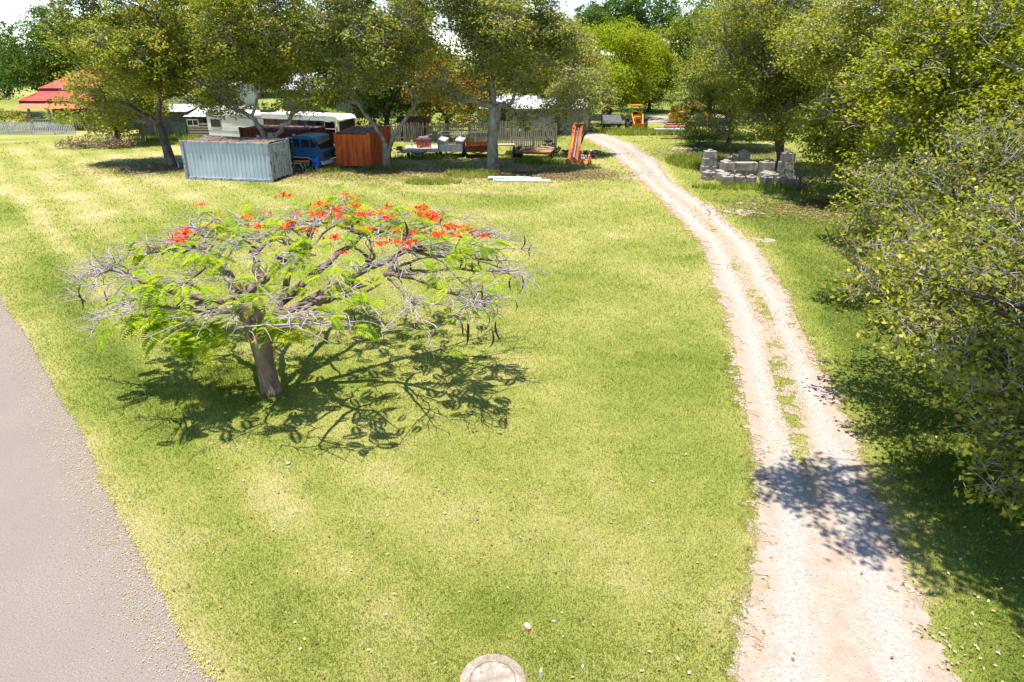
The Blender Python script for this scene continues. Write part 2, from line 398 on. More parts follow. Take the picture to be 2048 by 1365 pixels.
def bez(a, b, c, n):
    return [a * (1 - t) ** 2 + b * 2 * t * (1 - t) + c * t * t for t in [i / n for i in range(n + 1)]]

def crown_mesh(name, blobs, m, per_m2=1.2, rc=.4, per_clump=16, L=.18, W=.11, up=.45, warm=.0, hollow=.55, tspread=.34, fold=.12):
    P, T, c = clump_points(blobs, per_m2, rc, per_clump, hollow)
    # big soft drifts of hue plus clump and single-leaf variation
    big = fbm(P[:, 0] + P[:, 2] * .7, P[:, 1] * .8 + P[:, 2], 2.6, 3, 11)
    tint = np.clip(.27 + .42 * big + tspread * T + rng.normal(0, .13, len(P)) + warm, 0, 1)
    V, F = leaf_quads(P, L, W, up=up, fold=fold)
    return fast_mesh(name, V, F, m, tint), c

def tree(name, label, cat, base, trunk, blobs, leaf, bark='bark_grey', group=None, twigs=6, twig_mat='twig_tan', rt=.22, seed=0, lean=(0, 0), stems=1, **kw):
    """trunk: fork height; blobs relative to the base"""
    random.seed(seed + 100)
    root = thing(name, label, cat, (base[0], base[1], 0), 0, group)
    mb = MB()
    forks = []
    for s_ in range(stems):
        a = random.uniform(0, 6.28); sp = .0 if stems == 1 else (.12 if s_ == 0 else .5)
        f = Vector((lean[0] + sp * math.cos(a + s_ * 2.4), lean[1] + sp * math.sin(a + s_ * 2.4) * .5, trunk * (1 if s_ == 0 else random.uniform(.8, 1.1))))
        mid = Vector((f.x * .35, f.y * .35, f.z * .5)); r = rt * (1 if s_ == 0 else .7)
        mb.tube([(0, 0, -.05), (f.x * .05, f.y * .05, .18), mid * .6, mid, f * .8, f], [r * 1.5, r * 1.15, r, r * .92, r * .85, r * .8], 10, .07)
        forks.append(f)
    tw = MB()
    pool = [(f, rt * .72) for f in forks]
    for i, bl in enumerate(sorted(blobs, key=lambda q: (Vector(q[:3]) - forks[0]).length)):
        c = Vector(bl[:3])
        f, rf_ = min(pool, key=lambda q: (q[0] - c).length * (1.0 + (.7 if q[0].z > c.z + .3 else 0)) - q[1] * 2.5)
        mid = f.lerp(c, .45) + Vector((random.uniform(-.4, .4), random.uniform(-.4, .4), random.uniform(.0, .5)))
        path = bez(f, mid, c, 6); r0 = max(.045, min(rf_ * .85, rt * .62))
        for q in path[1:-1]: q += Vector((random.gauss(0, .10), random.gauss(0, .10), random.gauss(0, .07)))
        mb.tube(path, [r0 * (1 - .5 * k / 6) for k in range(7)], 6, .06)
        pool += [(path[3], r0 * .72), (path[6], r0 * .5)]
        for k in range(twigs):
            st = path[random.choice((2, 3, 4, 5, 6))]
            d = Vector((random.gauss(0, 1), random.gauss(0, 1), random.gauss(.35, .8))).normalized()
            e = c + Vector((d.x * bl[3], d.y * bl[4], d.z * bl[5])) * random.uniform(.8, 1.06)
            mm = st.lerp(e, .5) + Vector((random.gauss(0, .2), random.gauss(0, .2), random.uniform(0, .4)))
            pp = bez(st, mm, e, 5); r1 = .03
            tw.tube(pp, [r1 * (1 - .7 * j / 5) for j in range(6)], 4, 0, False)
            for z in range(4):
                s2 = pp[random.choice((2, 3, 4))]; e2 = s2 + Vector((random.gauss(0, .5), random.gauss(0, .5), random.gauss(.15, .35)))
                tw.tube([s2, s2.lerp(e2, .5) + Vector((0, 0, .08)), e2], [r1 * .45, r1 * .35, r1 * .2], 3, 0, False)
    part('trunk', mb, bark, root, True)
    if tw.v: part('branches', tw, twig_mat, root)
    me, c = crown_mesh('crown', blobs, leaf, **kw)
    link('crown', me, root, kind='stuff')
    return root

def scatter_blobs(n, cx, cy, cz, rx, ry, rz, br=(1.1, 1.9), flat=.75, seed=0):
    """sub-crowns arranged through an ellipsoid so the outline is uneven"""
    rs = random.Random(seed); out = []
    while len(out) < n:
        d = [rs.uniform(-1, 1) for _ in range(3)]; q = sum(v * v for v in d)
        if q > 1 or q < .12: continue
        r = rs.uniform(*br); k = .85
        out.append((cx + d[0] * rx * k, cy + d[1] * ry * k, cz + d[2] * rz * k, r, r, r * flat))
    return out

# ------------------------------------------------------------------ the ground: layout functions
DL = [(3.04, 6.65), (3.68, 8.13), (4.4, 9.81), (4.91, 11.34), (5.4, 13.49), (6.19, 17.01), (6.86, 20.02), (7.49, 24.06), (8.39, 29.79), (8.37, 35.96), (8.33, 43.17), (8.30, 51.17), (8.05, 59.26), (7.2, 66.4), (3.5, 74.0), (-2, 80)]
DR = [(5.9, 6.65), (6.32, 8.13), (6.69, 9.95), (7.22, 12.05), (7.64, 13.95), (8.19, 16.38), (8.9, 19.59), (9.8, 24.06), (10.57, 28.95), (10.75, 35.96), (10.21, 43.17), (10.97, 53.63), (10.7, 62.5), (9.6, 69.5), (6.4, 75.5), (0, 82)]
RE = [(-3.55, 5.0), (-4.0, 6.65), (-4.83, 7.45), (-5.88, 8.69), (-7.1, 10.09), (-8.25, 11.52), (-10.99, 14.69), (-13.9, 18.04), (-17.75, 22.39), (-34, 40.8), (-70, 82), (-140, 160)]
def edge(tab, y):
    t = np.array(tab); return np.interp(y, t[:, 1], t[:, 0], left=t[0, 0] - 0.0, right=t[-1, 0])

def drive_mask(x, y):
    """>0.5 where gravel shows"""
    xl = edge(DL, y); xr = edge(DR, y)
    wd = xr - xl; u = (x - xl) / wd
    e = np.minimum(x - xl, xr - x)
    m = sstep(-.30, .30, e + (fbm(x, y, 1.3, 3, 21) - .5) * .55 + (fbm(x, y, .22, 3, 23) - .5) * .75 + (_hash(np.floor(x * 17), np.floor(y * 17), 9) - .5) * .22)
    strip = np.exp(-((u - .50 - .04 * np.sin(y * .4)) / .17) ** 2)
    st = np.interp(y, [6, 9.5, 12, 16, 21, 27, 33, 40, 52, 60], [.0, .15, .75, .95, .85, .85, .55, .35, .45, .3])
    m = m - strip * st * (.35 + .65 * sstep(.36, .56, fbm(x, y, 1.6, 3, 31))) * 1.05 * sstep(.36, .62, fbm(x, y, .22, 3, 33)) * (.72 + .2 * strip)
    # gravel spilt on the grass to the right of the bend
    for cx, cy, rx, ry, k in ((11.9, 35.2, 1.1, .9, .8), (11.3, 29.6, .65, .8, .75), (7.6, 45.5, 1.4, .5, .55), (7.3, 51.5, 1.2, .8, .4), (15.5, 60.0, 4.0, 1.2, .8), (12.8, 37.5, .8, .5, .7)):
        d = 1 - np.sqrt(((x - cx) / rx) ** 2 + ((y - cy) / ry) ** 2)
        m = np.maximum(m, sstep(.0, .5, d + (fbm(x, y, .35, 4, 41) - .55) * 2.2) * k * 1.25 * (d > -.6))
    return m * ((y > 5.5) & (y < 82))

def soft_gravel(x, y):
    """0 on lawn, 1 in the middle of the wheel tracks: how unlikely a grass blade is"""
    xl = edge(DL, y); xr = edge(DR, y); e = np.minimum(x - xl, xr - x) + (fbm(x, y, 1.3, 3, 21) - .5) * .55 + (fbm(x, y, .22, 3, 23) - .5) * .5
    m = sstep(-.30, .50, e); u = (x - xl) / (xr - xl)
    strip = np.exp(-((u - .50 - .04 * np.sin(y * .4)) / .20) ** 2)
    st = np.interp(y, [6, 9.5, 12, 16, 21, 27, 33, 40, 52, 60], [.0, .15, .75, .95, .85, .85, .55, .35, .45, .3])
    m = m - strip * st * .68 * sstep(.25, .6, fbm(x, y, 1.6, 3, 31) * .6 + fbm(x, y, .22, 3, 33) * .5)
    r = sstep(-.16, .16, edge(RE, y) - x + (fbm(x, y, 1.6, 2, 113) - .5) * .3)
    return np.clip(np.maximum(m, r), 0, 1)

def dry_bare(x, y):
    n1 = fbm(x, y, 5.5, 4, 51); n2 = fbm(x * .8 + y * .3, y, 2.2, 4, 61)
    dry = .20 + .60 * n1 - .2 * sstep(80, 90, y) + .30 * (fbm(x, y, .9, 4, 63) - .5) + .12 * sstep(.62, .8, fbm(x, y, 1.6, 4, 65)) + .32 * (n2 - .5)
    # mown stripes that run beside the road
    q = (x + .83 * y) * .77
    dry += .10 * np.sin(q * 2.3 + 2 * fbm(x, y, 6, 2, 71)) * sstep(2.0, -6.0, x)
    dry += .16 * sstep(-14, -24, x) * sstep(14, 26, y) * fbm(x, y, 6, 3, 77) * 1.4
    dry += .15 * np.exp(-((q - 3.6) / .30) ** 2) * sstep(0, -4, x) * (y < 40)
    dry += .10 * np.exp(-((q - 1.4) / .25) ** 2) * sstep(0, -5, x) * (y < 40)
    dry -= .28 * np.exp(-((q - 2.6) / .45) ** 2) * sstep(0, -6, x) * (y < 40)
    # lush areas: right of the drive, the middle lawn
    xr = edge(DR, y)
    dry -= .34 * sstep(0, 1.5, x - xr) * sstep(60, 30, y) + .10 * sstep(0, 1.5, x - xr)
    dry -= .14 * np.exp(-(((x - 2.5) / 3.0) ** 2 + ((y - 21) / 9.0) ** 2))
    dry += .12 * np.exp(-(((x + 1) / 3.5) ** 2 + ((y - 10.5) / 2.2) ** 2))
    dry -= .16 * np.exp(-(((x + 0.5) / 1.3) ** 2 + ((y - 8.0) / .9) ** 2))
    bare = .10 * n2
    bare += .55 * np.exp(-(((x + 2.4) / 6.5) ** 2 + ((y - 40.6 + .1 * x) / .55) ** 2))
    bare += .50 * np.exp(-(((x + 1.5) / 1.6) ** 2 + ((y - 34.4) / .5) ** 2))
    bare += .42 * sstep(-26, -22, x) * sstep(2.5, .5, x) * sstep(45.2, 48, y) * sstep(57.5, 53, y) * fbm(x, y, 2.4, 4, 81) * 1.5
    bare += .42 * np.exp(-(((x + 5.0) / .7) ** 2 + ((y - 10.2) / 1.3) ** 2)) * .7
    bare += .38 * np.exp(-(((x - 1.0) / .45) ** 2 + ((y - 8.2) / .35) ** 2))
    bare += .40 * np.exp(-(((x - 16.5) / 3) ** 2 + ((y - 35) / 3.5) ** 2)) + .35 * np.exp(-(((x - 16.0) / 2.5) ** 2 + ((y - 59) / 3.5) ** 2))
    xl = edge(DL, y); e = np.minimum(np.abs(x - xl), np.abs(x - xr)); ins = (x > xl) & (x < xr)
    bare += .42 * np.exp(-(e / .35) ** 2) + .36 * ins; dry += .16 * ins + .12 * np.exp(-(e / .5) ** 2)
    er = np.abs(x - edge(RE, y)); dry += .18 * np.exp(-(er / .5) ** 2); bare += .12 * np.exp(-(er / .25) ** 2)
    return np.clip(dry, 0, 1), np.clip(bare, 0, 1)

# ground: one sheet, fine near the lot and coarse out to the horizon
def axis(lo, hi, step, far):
    a = np.arange(lo, hi + step / 2, step)
    g = []; d = step; p = hi
    while p < far: d *= 1.5; p += d; g.append(p)
    h = []; d = step; p = lo
    while p > -far: d *= 1.5; p -= d; h.append(p)
    return np.array(h[::-1] + list(a) + g)
xs = axis(-40, 26, .3, 900); ys = axis(2, 84, .3, 900)
X, Y = np.meshgrid(xs, ys); nx, ny = len(xs), len(ys)
Z = (fbm(X, Y, 4, 3, 91) - .5) * .008 * ((np.abs(X) < 60) & (Y < 100)) - .010
V = np.stack([X.ravel(), Y.ravel(), Z.ravel()], 1)
i = np.arange((ny - 1) * nx).reshape(ny - 1, nx)[:, :-1].ravel()
F = np.stack([i, i + 1, i + nx + 1, i + nx], 1)
me = fast_mesh('ground', V, F, 'lawn', None, True)
dr, ba = dry_bare(V[:, 0], V[:, 1])
for nm, vals in (('dry', dr), ('bare', ba)):
    a = me.attributes.new(nm, 'FLOAT', 'POINT'); a.data.foreach_set('value', vals.astype(np.float32))
link('ground', me, kind='structure')

# driveway: a fine grid kept only where gravel shows, so its edge and its grassy strip are really ragged
def masked_sheet(name, x0, x1, y0, y1, step, fn, m, z):
    gx = np.arange(x0, x1, step); gy = np.arange(y0, y1, step)
    X, Y = np.meshgrid(gx, gy); nx = len(gx)
    cm = fn(X[:-1, :-1] + step / 2, Y[:-1, :-1] + step / 2) > .5
    idx = np.arange(X.size).reshape(X.shape)
    a = idx[:-1, :-1][cm]; b = idx[:-1, 1:][cm]; c = idx[1:, 1:][cm]; d = idx[1:, :-1][cm]
    F = np.stack([a, b, c, d], 1); used = np.unique(F); mp = np.full(X.size, -1); mp[used] = np.arange(len(used))
    jx = (_hash(X, Y * 7, 5) - .5) * 0; 
    Z = z + (fbm(X, Y, .8, 4, 101) - .5) * .006
    JX = (_hash(np.round(X / step), np.round(Y / step), 3) - .5) * step * .7; JY = (_hash(np.round(X / step), np.round(Y / step), 8) - .5) * step * .7
    V = np.stack([(X + JX).ravel(), (Y + JY).ravel(), Z.ravel()], 1)[used]
    return fast_mesh(name, V, mp[F], m, None, True)
near = masked_sheet('driveway', 1.5, 13.5, 5.6, 26.0, .055, drive_mask, 'gravel', .001)
def add_track(me):
    A = np.empty(len(me.vertices) * 3, np.float32); me.vertices.foreach_get('co', A); A = A.reshape(-1, 3); x, y = A[:, 0], A[:, 1]
    xl, xr = edge(DL, y), edge(DR, y); u = (x - xl) / (xr - xl)
    t = np.exp(-((u - .26) / .13) ** 2) + np.exp(-((u - .76) / .13) ** 2); t = np.clip(t * np.interp(y, [6, 9, 12], [.75, .85, 1]) + .25 * ((u < 0) | (u > 1)) + .12 * (y < 13), 0, 1)
    a = me.attributes.new('track', 'FLOAT', 'POINT'); a.data.foreach_set('value', (t * .62).astype(np.float32))
add_track(near)
link('driveway', near, kind='structure')
far_ = masked_sheet('driveway', -3, 20.5, 25.9, 82.0, .11, drive_mask, 'gravel', .0045)
add_track(far_)
link('driveway', far_, kind='structure')

def road_mask(x, y):
    e = edge(RE, y) - x
    return sstep(-.12, .12, e + (fbm(x, y, .10, 3, 111) - .5) * .16 + (_hash(np.floor(x * 22), np.floor(y * 22), 9) - .5) * .06 + (fbm(x, y, 1.6, 2, 113) - .5) * .3)
link('road', masked_sheet('road', -22, -2, 3.4, 24.0, .05, road_mask, 'asphalt', .001), kind='structure')
rf = MB(); T_ = [q for q in RE if q[1] >= 22.39]
T_ = [(-19.1, 23.93)] + T_[1:]
o = [(x, y, .001) for x, y in T_] + [(x - 9.5, y + .0, .001) for x, y in T_]
n_ = len(T_); rf.add(o, [(i, i + 1, i + 1 + n_, i + n_) for i in range(n_ - 1)])
part('road', rf, 'asphalt', None, kind='structure')
rb = MB().add([(-40, 3.4, .000), (-22.0, 3.4, .000), (-22.0, 23.9, .000), (-40, 23.9, .000)], [(0, 1, 2, 3)])
part('road', rb, 'asphalt', None, kind='structure')
# the pale street beyond the machines
part('street', MB().add([(-6, 84.5, .012), (40, 80.5, .012), (40, 88.5, .012), (-6, 92.5, .012)], [(0, 1, 2, 3)]), 'street', None, kind='structure')
part('street', MB().add([(25, 30, .012), (32, 30, .012), (32, 55, .012), (25, 55, .012)], [(0, 1, 2, 3)]), 'street', None, kind='structure')

# ------------------------------------------------------------------ grass blades, thinning out with distance
def blades(n, r0, r1, a0, a1, hgt, name, zone=None, tshift=0.0, lean=1.0):
    r = np.exp(rng.uniform(math.log(r0), math.log(r1), n)); a = rng.uniform(a0, a1, n)
    x, y = r * np.sin(a), r * np.cos(a)
    if zone is not None: k = zone(x, y); x, y, r = x[k], y[k], r[k]
    dm = drive_mask(x, y); keep = rng.uniform(0, 1, len(x)) > np.maximum(soft_gravel(x, y), dm * .5) * 1.08
    x, y, r = x[keep], y[keep], r[keep]
    dry, bare = dry_bare(x, y)
    k = rng.uniform(0, 1, len(x)) > np.clip((bare - .26) * 1.7, 0, .90) + .30 * sstep(.5, .9, dry) + (.75 * sstep(24, 60, r) if zone is None else 0)
    x, y, r, dry = x[k], y[k], r[k], dry[k]; n = len(x)
    h = hgt * rng.uniform(.5, 1.3, n) * np.maximum(1, r / 13) ** .9 * (1.15 - .45 * dry) * (.65 + .7 * fbm(x, y, .25, 2, 125))
    wd = .0045 * np.maximum(1, r / 10) * rng.uniform(.8, 1.4, n)
    az = rng.uniform(0, 2 * np.pi, n); ln = rng.uniform(.5, 1.35, n) * lean
    dx, dy = np.cos(az), np.sin(az)
    B = np.stack([x, y, np.full(n, -.010)], 1); S = np.stack([-dy, dx, np.zeros(n)], 1) * wd[:, None]
    Tp = B + np.stack([dx * h * ln, dy * h * ln, h * .95 + .02], 1)
    V = np.stack([B - S, B + S, Tp], 1).reshape(-1, 3); F = np.arange(n * 3).reshape(n, 3)
    t = np.clip(dry * .85 + .03 + rng.normal(0, .20, n) - .55 * (rng.uniform(0, 1, n) < .07) + (fbm(x, y, .5, 3, 121) - .5) * .45 + (fbm(x, y, .13, 2, 123) - .5) * .38 + tshift, 0, 1)
    link(name, fast_mesh(name, V, F, 'lf_blade', t), kind='stuff', label='short mown lawn grass growing across the whole lot', category='grass')
blades(820000, 5.5, 78, -.86, .86, .030, 'grass')
def fringe(x, y):
    g = soft_gravel(x, y); return (g > .02) & (g < .93) & (y < 45) & (x > 2)
blades(560000, 7, 45, .12, .62, .024, 'edge_grass', fringe, .24)
bpy.data.objects['edge_grass']['label'] = 'thin grass growing in the middle strip and along the edges of the gravel drive'
# longer tufts: foot of the poinciana, beside the drive on the right, round the yard junk
def tuft_zone(x, y):
    z = np.exp(-(((x + 7.4) / 1.0) ** 2 + ((y - 15.6) / 1.4) ** 2)) + 1.2 * np.exp(-(((x + 6.1) / .45) ** 2 + ((y - 15.0) / .4) ** 2))
    z += .8 * ((x > edge(DR, y) + .6) & (y < 15)) * fbm(x, y, 1.0, 3, 131) * sstep(9.4, 10.4, y)
    return rng.uniform(0, 1, len(x)) < z
blades(260000, 8, 22, -.6, .75, .085, 'long_grass', tuft_zone, -.15, .6)
bpy.data.objects['long_grass']['label'] = 'longer green grass round the poinciana foot and beside the drive'
def weed_zone(x, y):
    z = np.zeros_like(x)
    for cx, cy, rx, ry, k in ((-13.8, 48.6, 2.2, 1.0, 1), (-9.2, 49.6, 1.5, .9, 1), (-6.8, 54.2, 2.5, .8, .6), (-5.0, 43.9, 1.8, .9, 1.0), (-2.6, 46.8, 1.8, 1.4, .8), (2.5, 52.3, 2.5, .9, .7), (11.5, 71.5, 8, 2.2, 1), (15, 42.2, 4, 1.0, .5), (14.5, 52, 3, 4, .5), (-30, 66, 6, 1.5, .8), (-54, 69, 9, .8, .8)):
        z += k * (((x - cx) / rx) ** 2 + ((y - cy) / ry) ** 2 < 1)
    return rng.uniform(0, 1, len(x)) < z
blades(420000, 38, 80, -.75, .4, .10, 'weeds', weed_zone, -.22, .6)
bpy.data.objects['weeds']['label'] = 'bright green weeds and uncut grass among the yard machinery'
bpy.data.objects['weeds']['category'] = 'weeds'

def straw_pts(n):
    y = rng.uniform(5.5, 22, n); x = edge(RE, y) - np.abs(rng.normal(0, .55, n)) + .15; return x, y
STRAW = straw_pts
# fallen leaves and pale stones lying about
def litter(name, n, pts, size, m, label, cat, tl=0, th=1, z=.012):
    x, y = pts(n); n = len(x)
    C = np.stack([x, y, np.full(n, z) + rng.uniform(0, .025, n)], 1)
    V, F = leaf_quads(C, size, size * .6, up=.8, fold=.15); V[:, 2] = np.maximum(V[:, 2], .006)
    link(name, fast_mesh(name, V, F, m, rng.uniform(tl, th, n)), kind='stuff', label=label, category=cat)
def pts_all(n):
    r = np.exp(rng.uniform(math.log(6), math.log(60), n)); a = rng.uniform(-.8, .8, n); x, y = r * np.sin(a), r * np.cos(a)
    k = rng.uniform(0, 1, n) < np.clip(.05 + .45 * (x > edge(DR, y) - .8) + .7 * (y > 42), 0, 1) * fbm(x, y, 2, 3, 141) * 1.5
    k &= (road_mask(x, y) < .3) & ((drive_mask(x, y) < .5) | (rng.uniform(0, 1, n) < .12))
    return x[k], y[k]
litter('fallen_leaves', 26000, pts_all, .065, 'lf_litter', 'dry fallen leaves scattered over the lawn and the gravel drive', 'fallen leaves')
litter('straw', 9000, STRAW, .028, 'lf_litter', 'dry straw and grass clippings along the edge of the asphalt road', 'straw', .5, .95, .004)
def pts_under(n):
    cs = [(-24.8, 50, 4.5), (-16.8, 47.4, 3), (-9.0, 48, 5.5), (-1.6, 47.8, 5.5), (3.5, 47, 3), (17, 57, 5), (17, 36, 4)]
    xs_, ys_ = [], []
    for cx, cy, s in cs:
        k = n // len(cs); xs_.append(rng.normal(cx, s * .7, k)); ys_.append(rng.normal(cy, s * .42, k))
    return np.concatenate(xs_), np.concatenate(ys_)
litter('leaf_litter', 30000, pts_under, .14, 'lf_brown', 'brown leaf litter strewn under the row of gum trees', 'leaf litter')
def pebbles():
    n = 5200; r = np.exp(rng.uniform(math.log(6.3), math.log(26), n)); a = rng.uniform(.2, .75, n); x, y = r * np.sin(a), r * np.cos(a)
    k = drive_mask(x, y) > .5; x, y = x[k], y[k]; n = len(x)
    s = rng.uniform(.007, .022, n) * np.maximum(1, np.sqrt(x * x + y * y) / 14)
    ov = np.array([(1, 0, 0), (-1, 0, 0), (0, 1, 0), (0, -1, 0), (0, 0, .7), (0, 0, -.4)], float)
    of = np.array([(0, 2, 4), (2, 1, 4), (1, 3, 4), (3, 0, 4)])
    V = (np.stack([x, y, np.full(n, .010)], 1)[:, None] + ov[None] * s[:, None, None] * rng.uniform(.6, 1.3, (n, 6, 1))).reshape(-1, 3)
    F = (np.arange(n)[:, None, None] * 6 + of[None]).reshape(-1, 3)
    link('gravel_stones', fast_mesh('gravel_stones', V, F, 'rock'), kind='stuff', label='loose pale stones lying on the gravel drive', category='gravel')
pebbles()

# ------------------------------------------------------------------ poinciana
def poinciana():
    rs = random.Random(5); B = Vector((-6.0, 15.1, 0))
    root = thing('poinciana_tree', 'flat topped flame tree with bare grey twigs and red orange flowers, alone on the lawn', 'tree', B)
    # trunk with three stems leaving a fork; everything below is relative to the base
    tr = MB()
    def lump(path, rad, n=12, j=.09): tr.tube(path, rad, n, j)
    lump([(0.02, 0, -.08), (.0, 0, .06), (0, 0, .3), (-.02, 0, .8), (-.03, 0, 1.25), (-.06, 0, 1.6)], [.34, .26, .23, .225, .24, .25])
    lump([(-.05, 0, 1.2), (-.13, 0, 1.5), (-.25, .02, 1.85), (-.38, .05, 2.2), (-.50, .10, 2.40)], [.16, .155, .15, .14, .13])
    lump([(.0, 0, 1.2), (.03, .0, 1.6), (.02, .02, 2.1), (.0, .1, 2.5), (.03, .2, 2.75)], [.17, .17, .15, .13, .11])
    lump([(.02, .02, 1.3), (.16, .05, 1.55), (.33, .12, 1.85), (.60, .22, 2.05), (.95, .3, 2.18)], [.16, .15, .145, .135, .12])
    lump([(.33, .12, 1.85), (.38, .3, 2.1), (.40, .42, 2.22)], [.12, .10, .085])
    part('trunk', tr, 'pz_bark', root, True)
    cen = Vector((1.2, 1.3))          # crown centre relative to base
    def surf(x, y):
        u = ((x - cen.x) / 5.9) ** 2 + ((y - cen.y) / 5.0) ** 2
        return 3.80 - .85 * u + .22 * math.sin(x * 1.7 + 1) * math.cos(y * 1.3) + .10 * (y - cen.y) / 4
    def bez_n(a, c, n, sag, wob):
        m = a.lerp(c, .5) + Vector((rs.gauss(0, wob), rs.gauss(0, wob), sag))
        p = bez(a, m, c, n)
        for q in p[1:-1]: q += Vector((rs.gauss(0, wob * .22), rs.gauss(0, wob * .22), rs.gauss(0, wob * .15)))
        return p
    starts = [Vector((-.50, .10, 2.40)), Vector((.03, .2, 2.75)), Vector((.95, .3, 2.18)), Vector((.40, .42, 2.2)), Vector((-.36, .04, 2.15))]
    # main limbs: (start index, target x, y) relative
    limbs = [(0, -2.3, .1), (0, -2.0, 2.0), (4, -1.5, -1.3), (1, -.6, 3.2), (1, .9, 1.6), (3, 1.8, 3.6), (2, 3.1, .2), (2, 3.2, 2.0), (2, 2.1, -1.1), (1, .2, -1.2), (3, .3, 4.3)]
    lm = MB(); nodes = []
    for si, tx, ty in limbs:
        s = starts[si]; e = Vector((tx, ty, surf(tx, ty) - .62))
        p = bez_n(s, e, 7, -.10 if si != 1 else .1, .22)
        r0 = .105 if si != 4 else .075
        lm.tube(p, [r0 * (1 - .45 * k / 7) * rs.uniform(.9, 1.12) for k in range(8)], 8, .10)
        nodes += [(p[7], r0 * .55), (p[5], r0 * .5), (p[6], r0 * .5)]
        if rs.random() < .7:      # a cut stub
            q = p[rs.choice((3, 4, 5))]; d = Vector((rs.uniform(-1, 1), rs.uniform(-1, 1), rs.uniform(0, .5))).normalized() * rs.uniform(.2, .35)
            lm.tube([q, q + d * .6, q + d], [.065, .055, .05], 8, .08)
    lm.tube([(-.9, .1, 2.55), (-1.2, .0, 2.35), (-1.42, -.02, 2.33)], [.09, .075, .07], 8, .1)
    def near(lst, p, k=1):
        return sorted(lst, key=lambda q: (q[0] - p).length)[:k]
    sub = []
    for i in range(62):
        a = i * 2.39996; rr = math.sqrt((i + .5) / 62) * .80
        x, y = cen.x + math.cos(a) * rr * 5.9, cen.y + math.sin(a) * rr * 5.0
        e = Vector((x + rs.gauss(0, .2), y + rs.gauss(0, .2), surf(x, y) - rs.uniform(.12, .5)))
        s, r = near(nodes, e)[0]
        p = bez_n(s, e, 6, rs.uniform(-.05, .25), .2)
        r0 = min(r, .052) * rs.uniform(.8, 1.1)
        lm.tube(p, [r0 * (1 - .5 * k / 6) for k in range(7)], 6, .08)
        sub += [(p[3], r0 * .6), (p[5], r0 * .5), (p[6], r0 * .45)]
    part('limbs', lm, 'pz_limb', root, True)
    tw = MB(); tips = []
    mids = []
    for i in range(270):
        a = rs.uniform(0, 6.283); rr = math.sqrt(rs.random()) * .97
        x, y = cen.x + math.cos(a) * rr * 5.9, cen.y + math.sin(a) * rr * 5.0
        e = Vector((x, y, surf(x, y) + rs.gauss(0, .10) - (.25 * rs.random() if rr > .8 else 0)))
        s, r = near(sub, e, 2)[rs.choice((0, 0, 1))]
        p = bez_n(s, e, 5, rs.uniform(.0, .25), .16)
        r0 = min(.020, max(.013, r * .8)); tw.tube(p, [r0 * (1 - .5 * k / 5) for k in range(6)], 5, .05, False)
        mids += [(p[2], r0 * .7), (p[3], r0 * .65), (p[4], r0 * .6), (p[5], r0 * .5)]
    for i in range(1500):
        s, r = rs.choice(mids); out = Vector((s.x - cen.x, s.y - cen.y, 0)); k = out.length / 5.5
        d = (out.normalized() * rs.uniform(.3, 1.2) + Vector((rs.gauss(0, .9), rs.gauss(0, .9), rs.gauss(.05, .28) - .25 * max(0, k - .7)))).normalized()
        L = rs.uniform(.25, .85); e = s + d * L
        m = s + d * L * .5 + Vector((rs.gauss(0, .06), rs.gauss(0, .06), rs.uniform(.0, .14)))
        p = bez(s, m, e, 4); tw.tube(p, [r * .95, r * .8, r * .65, r * .5, r * .3], 4, 0, False)
        tips.append((p[4], d))
    # long drooping bare shoots at the rim
    for tx, ty, tz, sx, sy in ((-4.9, .6, 2.35, -3.6, .5), (-5.0, 1.6, 2.5, -3.9, 1.2), (-3.6, -1.0, 1.75, -2.6, -.3), (6.2, 2.6, 2.9, 4.6, 1.9), (6.5, 1.9, 2.5, 4.7, 1.4), (5.6, .2, 1.75, 4.0, .4), (5.2, -.4, 1.9, 3.7, .0), (4.3, -1.3, 1.45, 3.4, -.6), (6.4, 1.2, 2.3, 4.6, 1.0), (6.0, .6, 2.9, 4.4, .9), (-4.6, 2.6, 3.0, -3.4, 2.2), (6.3, 3.1, 3.0, 4.7, 2.6)):
        s = near(sub, Vector((sx, sy, surf(sx, sy) - .3)))[0][0]; e = Vector((tx, ty, tz))
        m = s.lerp(e, .55) + Vector((0, 0, .35)); p = bez(s, m, e, 7)
        for q in p[1:-1]: q += Vector((rs.gauss(0, .04), rs.gauss(0, .04), rs.gauss(0, .03)))
        tw.tube(p, [.022 - .0022 * k for k in range(8)], 5, 0, False)
        for k in range(9):
            a = p[rs.choice((3, 4, 5, 6))]; b = a + Vector((rs.gauss(.15 if tx > 0 else -.15, .25), rs.gauss(0, .25), rs.gauss(.0, .15)))
            tw.tube([a, a.lerp(b, .5) + Vector((0, 0, .05)), b], [.010, .008, .004], 4, 0, False); tips.append((b, (b - a).normalized()))
    # low leafy shoots below the crown
    low = []
    for tx, ty, tz, si in ((-3.5, 1.0, 2.1, 4), (-2.9, .2, 1.95, 4), (-2.4, -.15, 1.75, 4), (-1.0, -1.2, 1.75, 4), (-1.5, -.8, 1.8, 4), (.75, -.9, 1.85, 2), (.5, -.4, 1.9, 2), (-3.2, -.2, 1.9, 4)):
        s = starts[si] * .98; e = Vector((tx, ty, tz)); m = s.lerp(e, .5) + Vector((0, 0, .15)); p = bez(s, m, e, 6)
        tw.tube(p, [.018 - .002 * k for k in range(7)], 5, 0, False); low.append(e); low.append(p[5]); low.append(p[4])
    part('twigs', tw, 'pz_twig', root, kind='stuff')
